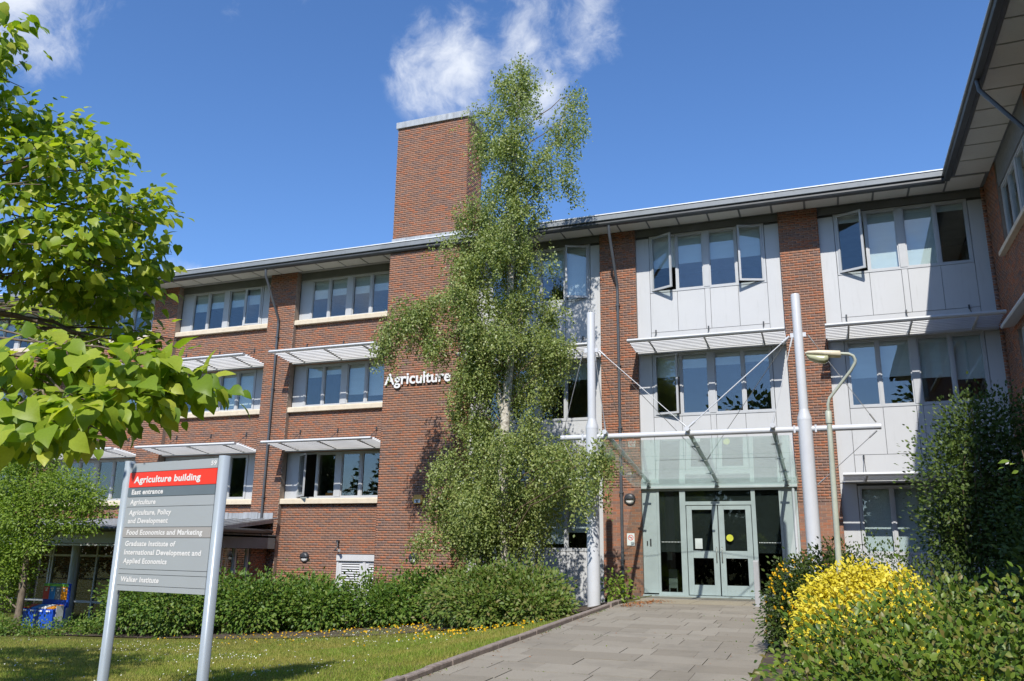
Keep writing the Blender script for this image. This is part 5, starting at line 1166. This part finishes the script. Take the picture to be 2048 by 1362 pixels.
T_BLADE = (np.array([(-.09, 0, 0), (.09, 0, 0), (0.02, 1, 0.12)], float), np.array([(0, 1, 2)]))
patch = 0.5 + 0.5 * np.sin(x * 1.7 + 1.3 * np.sin(y * 1.1)) * np.sin(y * 1.9 + 0.7 * np.sin(x * 2.3))
g = stuff(link('grass', leaf_mesh('grass', pos, tp, nn, rng.uniform(0.030, 0.065, n) * (0.8 + 0.4 * patch), T_BLADE, M['grass'])))
def petals(name, x, y, size, mat, hgt, label):
    n = len(x); c = np.stack([x, y, ground_z(x, y) + hgt * rng.uniform(0.6, 1.2, n)], -1); P = []; T = []; Nn = []; Z = []
    tilt = rng.normal(size=(n, 3)) * 0.25 + np.array([0.05, -0.2, 1]); s1, t1, n1 = basis(rdir(n), tilt)
    for a_ in range(5):
        an = 2 * PI * a_ / 5; dv = s1 * math.cos(an) + t1 * math.sin(an); P.append(c); T.append(dv + n1 * 0.25); Nn.append(n1); Z.append(size * rng.uniform(.8, 1.2, n))
    return stuff(link(name, leaf_mesh(name, np.concatenate(P), np.concatenate(T), np.concatenate(Nn), np.concatenate(Z), T_DIA, M[mat])))
x, y = on_lawn(5600, -22, -5, -18.5, -4); k = (np.sin(x * 0.9 + 2) * np.sin(y * 1.3) + rng.normal(size=len(x)) * 0.5 > 0.35) & (x < -6.3); petals('daisies', x[k], y[k], 0.014, 'petal_w', 0.055, '')
x, y = on_lawn(6500, -16, -5.2, -10.0, -4.0)
edge = np.interp(x, [-24, -17, -14.5, -12.5, -11, -9.6, -8.6, -7.5, -6.5, -4.9], [-7.4, -6.8, -6.0, -5.6, -5.0, -4.5, -6.2, -7.6, -7.8, -8.2]); k = rng.uniform(0, 1, len(x)) < np.exp(-(edge - y) / 0.75) * np.clip((x + 15.5) / 3, 0.1, 1) * 0.62
petals('buttercups', x[k], y[k], 0.026, 'petal', 0.09, '')
# fallen leaves swept against the kerb
n = 420; x = -4.55 + np.abs(rng.normal(size=n)) * 0.22; y = rng.uniform(-5.2, -2.6, n) ; x = x + np.clip((y + 3.9), 0, 2) * 0.25
pos = np.stack([x, y, path_z(y) + 0.012 + rng.uniform(0, 0.02, n)], -1)
stuff(link('fallen_leaves', leaf_mesh('fallen_leaves', pos, rdir(n) * np.array([1, 1, 0.2]), rng.normal(size=(n, 3)) * 0.35 + np.array([0, 0, 1]), rng.uniform(0.03, 0.06, n), T_LEAF, M['litter'])))
x = rng.uniform(-4.7, -1.2, 260); y = rng.uniform(-16, -4, 260); x = np.where(rng.uniform(0, 1, 260) < 0.6, -4.70 + np.abs(rng.normal(size=260)) * 0.12, x)
pos = np.stack([x, y, path_z(y) + 0.010], -1)
stuff(link('leaf_litter', leaf_mesh('leaf_litter', pos, rdir(260) * np.array([1, 1, 0.1]), rng.normal(size=(260, 3)) * 0.3 + np.array([0, 0, 1]), rng.uniform(0.012, 0.035, 260), T_DIA, M['litter'])))

# moss and small weeds in the paving joints and along the kerb
x = np.concatenate([rng.uniform(-4.7, -1.1, 700), -4.72 + np.abs(rng.normal(size=900)) * 0.03, rng.uniform(-1.35, -1.02, 500)]); n = len(x); y = rng.uniform(-16.5, -4, n)
y[:700] = -3.4 - 0.6 * np.round((-3.4 - y[:700]) / 0.6) + rng.normal(size=700) * 0.008
kk = np.sin(x * 3.1 + y * 2.3) + np.sin(y * 1.7) + rng.normal(size=n) * 0.4 > 0.5; x, y = x[kk], y[kk]; n = len(x)
stuff(link('joint_moss', leaf_mesh('joint_moss', np.stack([x, y, path_z(y) - 0.004], -1), rng.normal(size=(n, 3)) * np.array([1, 1, 0.3]) + np.array([0, 0, 0.5]), rng.normal(size=(n, 3)) * 0.4 + np.array([0, 0, 1]), rng.uniform(0.012, 0.032, n), T_DIA, M['leaf_hedge'])))

# ---- trees behind the photographer: they show in the window panes and door glass
for k, (x, y, h, w, lab) in enumerate(((-26, -50, 13.5, 5.5, 'broad tree across the lawn, far left of the group behind the viewer'), (-13, -54, 12, 5.0, 'round tree across the lawn behind the viewer, left of the middle'), (-3, -50, 14.5, 5.5, 'tall tree across the lawn behind the viewer in line with the door'), (8, -47, 15.5, 5.5, 'tallest tree across the lawn behind the viewer, right of the door line'), (19, -52, 13, 5.5, 'broad tree across the lawn, far right of the group behind the viewer'), (-40, -52, 13, 6, 'fifth tree to the left in the row across the lawn behind the viewer'), (-54, -50, 12, 6, 'sixth tree to the left in the row across the lawn behind the viewer'), (-70, -54, 14, 7, 'last tree at the left end of the row behind the viewer'))):
    t = thing('far_tree', lab, 'tree', (x, y, gz(x, y)), 'trees across the lawn behind the viewer')
    q = MB(); q.tube([(x, y, gz(x, y) - 0.2), (x, y, h * 0.3), (x + 0.2, y, h * 0.8)], [0.35, 0.28, 0.08], 10); q.build('trunk', M['bark'], t)
    E = [(x + rng.uniform(-.6, .6) * w, y + rng.uniform(-.4, .4) * w, h * rng.uniform(0.14, 0.85), w * rng.uniform(.35, .6), w * rng.uniform(.35, .6), h * rng.uniform(.12, .22)) for _ in range(16)] + [(x, y, h * 0.85, w * .4, w * .4, h * .15)]
    p_, t_, n_, s_ = tufts(E, 1500, 9, 1.0, 0.62, shell=0.5); stuff(link('crown', leaf_mesh('crown', p_, t_, n_, s_, T_DIA, M['leaf_far']), t))

E = [(x, -41 + rng.uniform(-1, 1), 1.5, 2.6, 1.8, 2.6 + rng.uniform(-.5, .9)) for x in range(-76, 32, 3)]
t = thing('far_hedge', 'long loose hedge along the far side of the lawn behind the viewer', 'hedge', (0, -41, gz(0, -41)))
p_, t_, n_, s_ = tufts(E, 4200, 9, 0.9, 0.5, shell=0.5); stuff(link('foliage', leaf_mesh('foliage', p_, t_, n_, s_, T_DIA, M['leaf_far']), t))
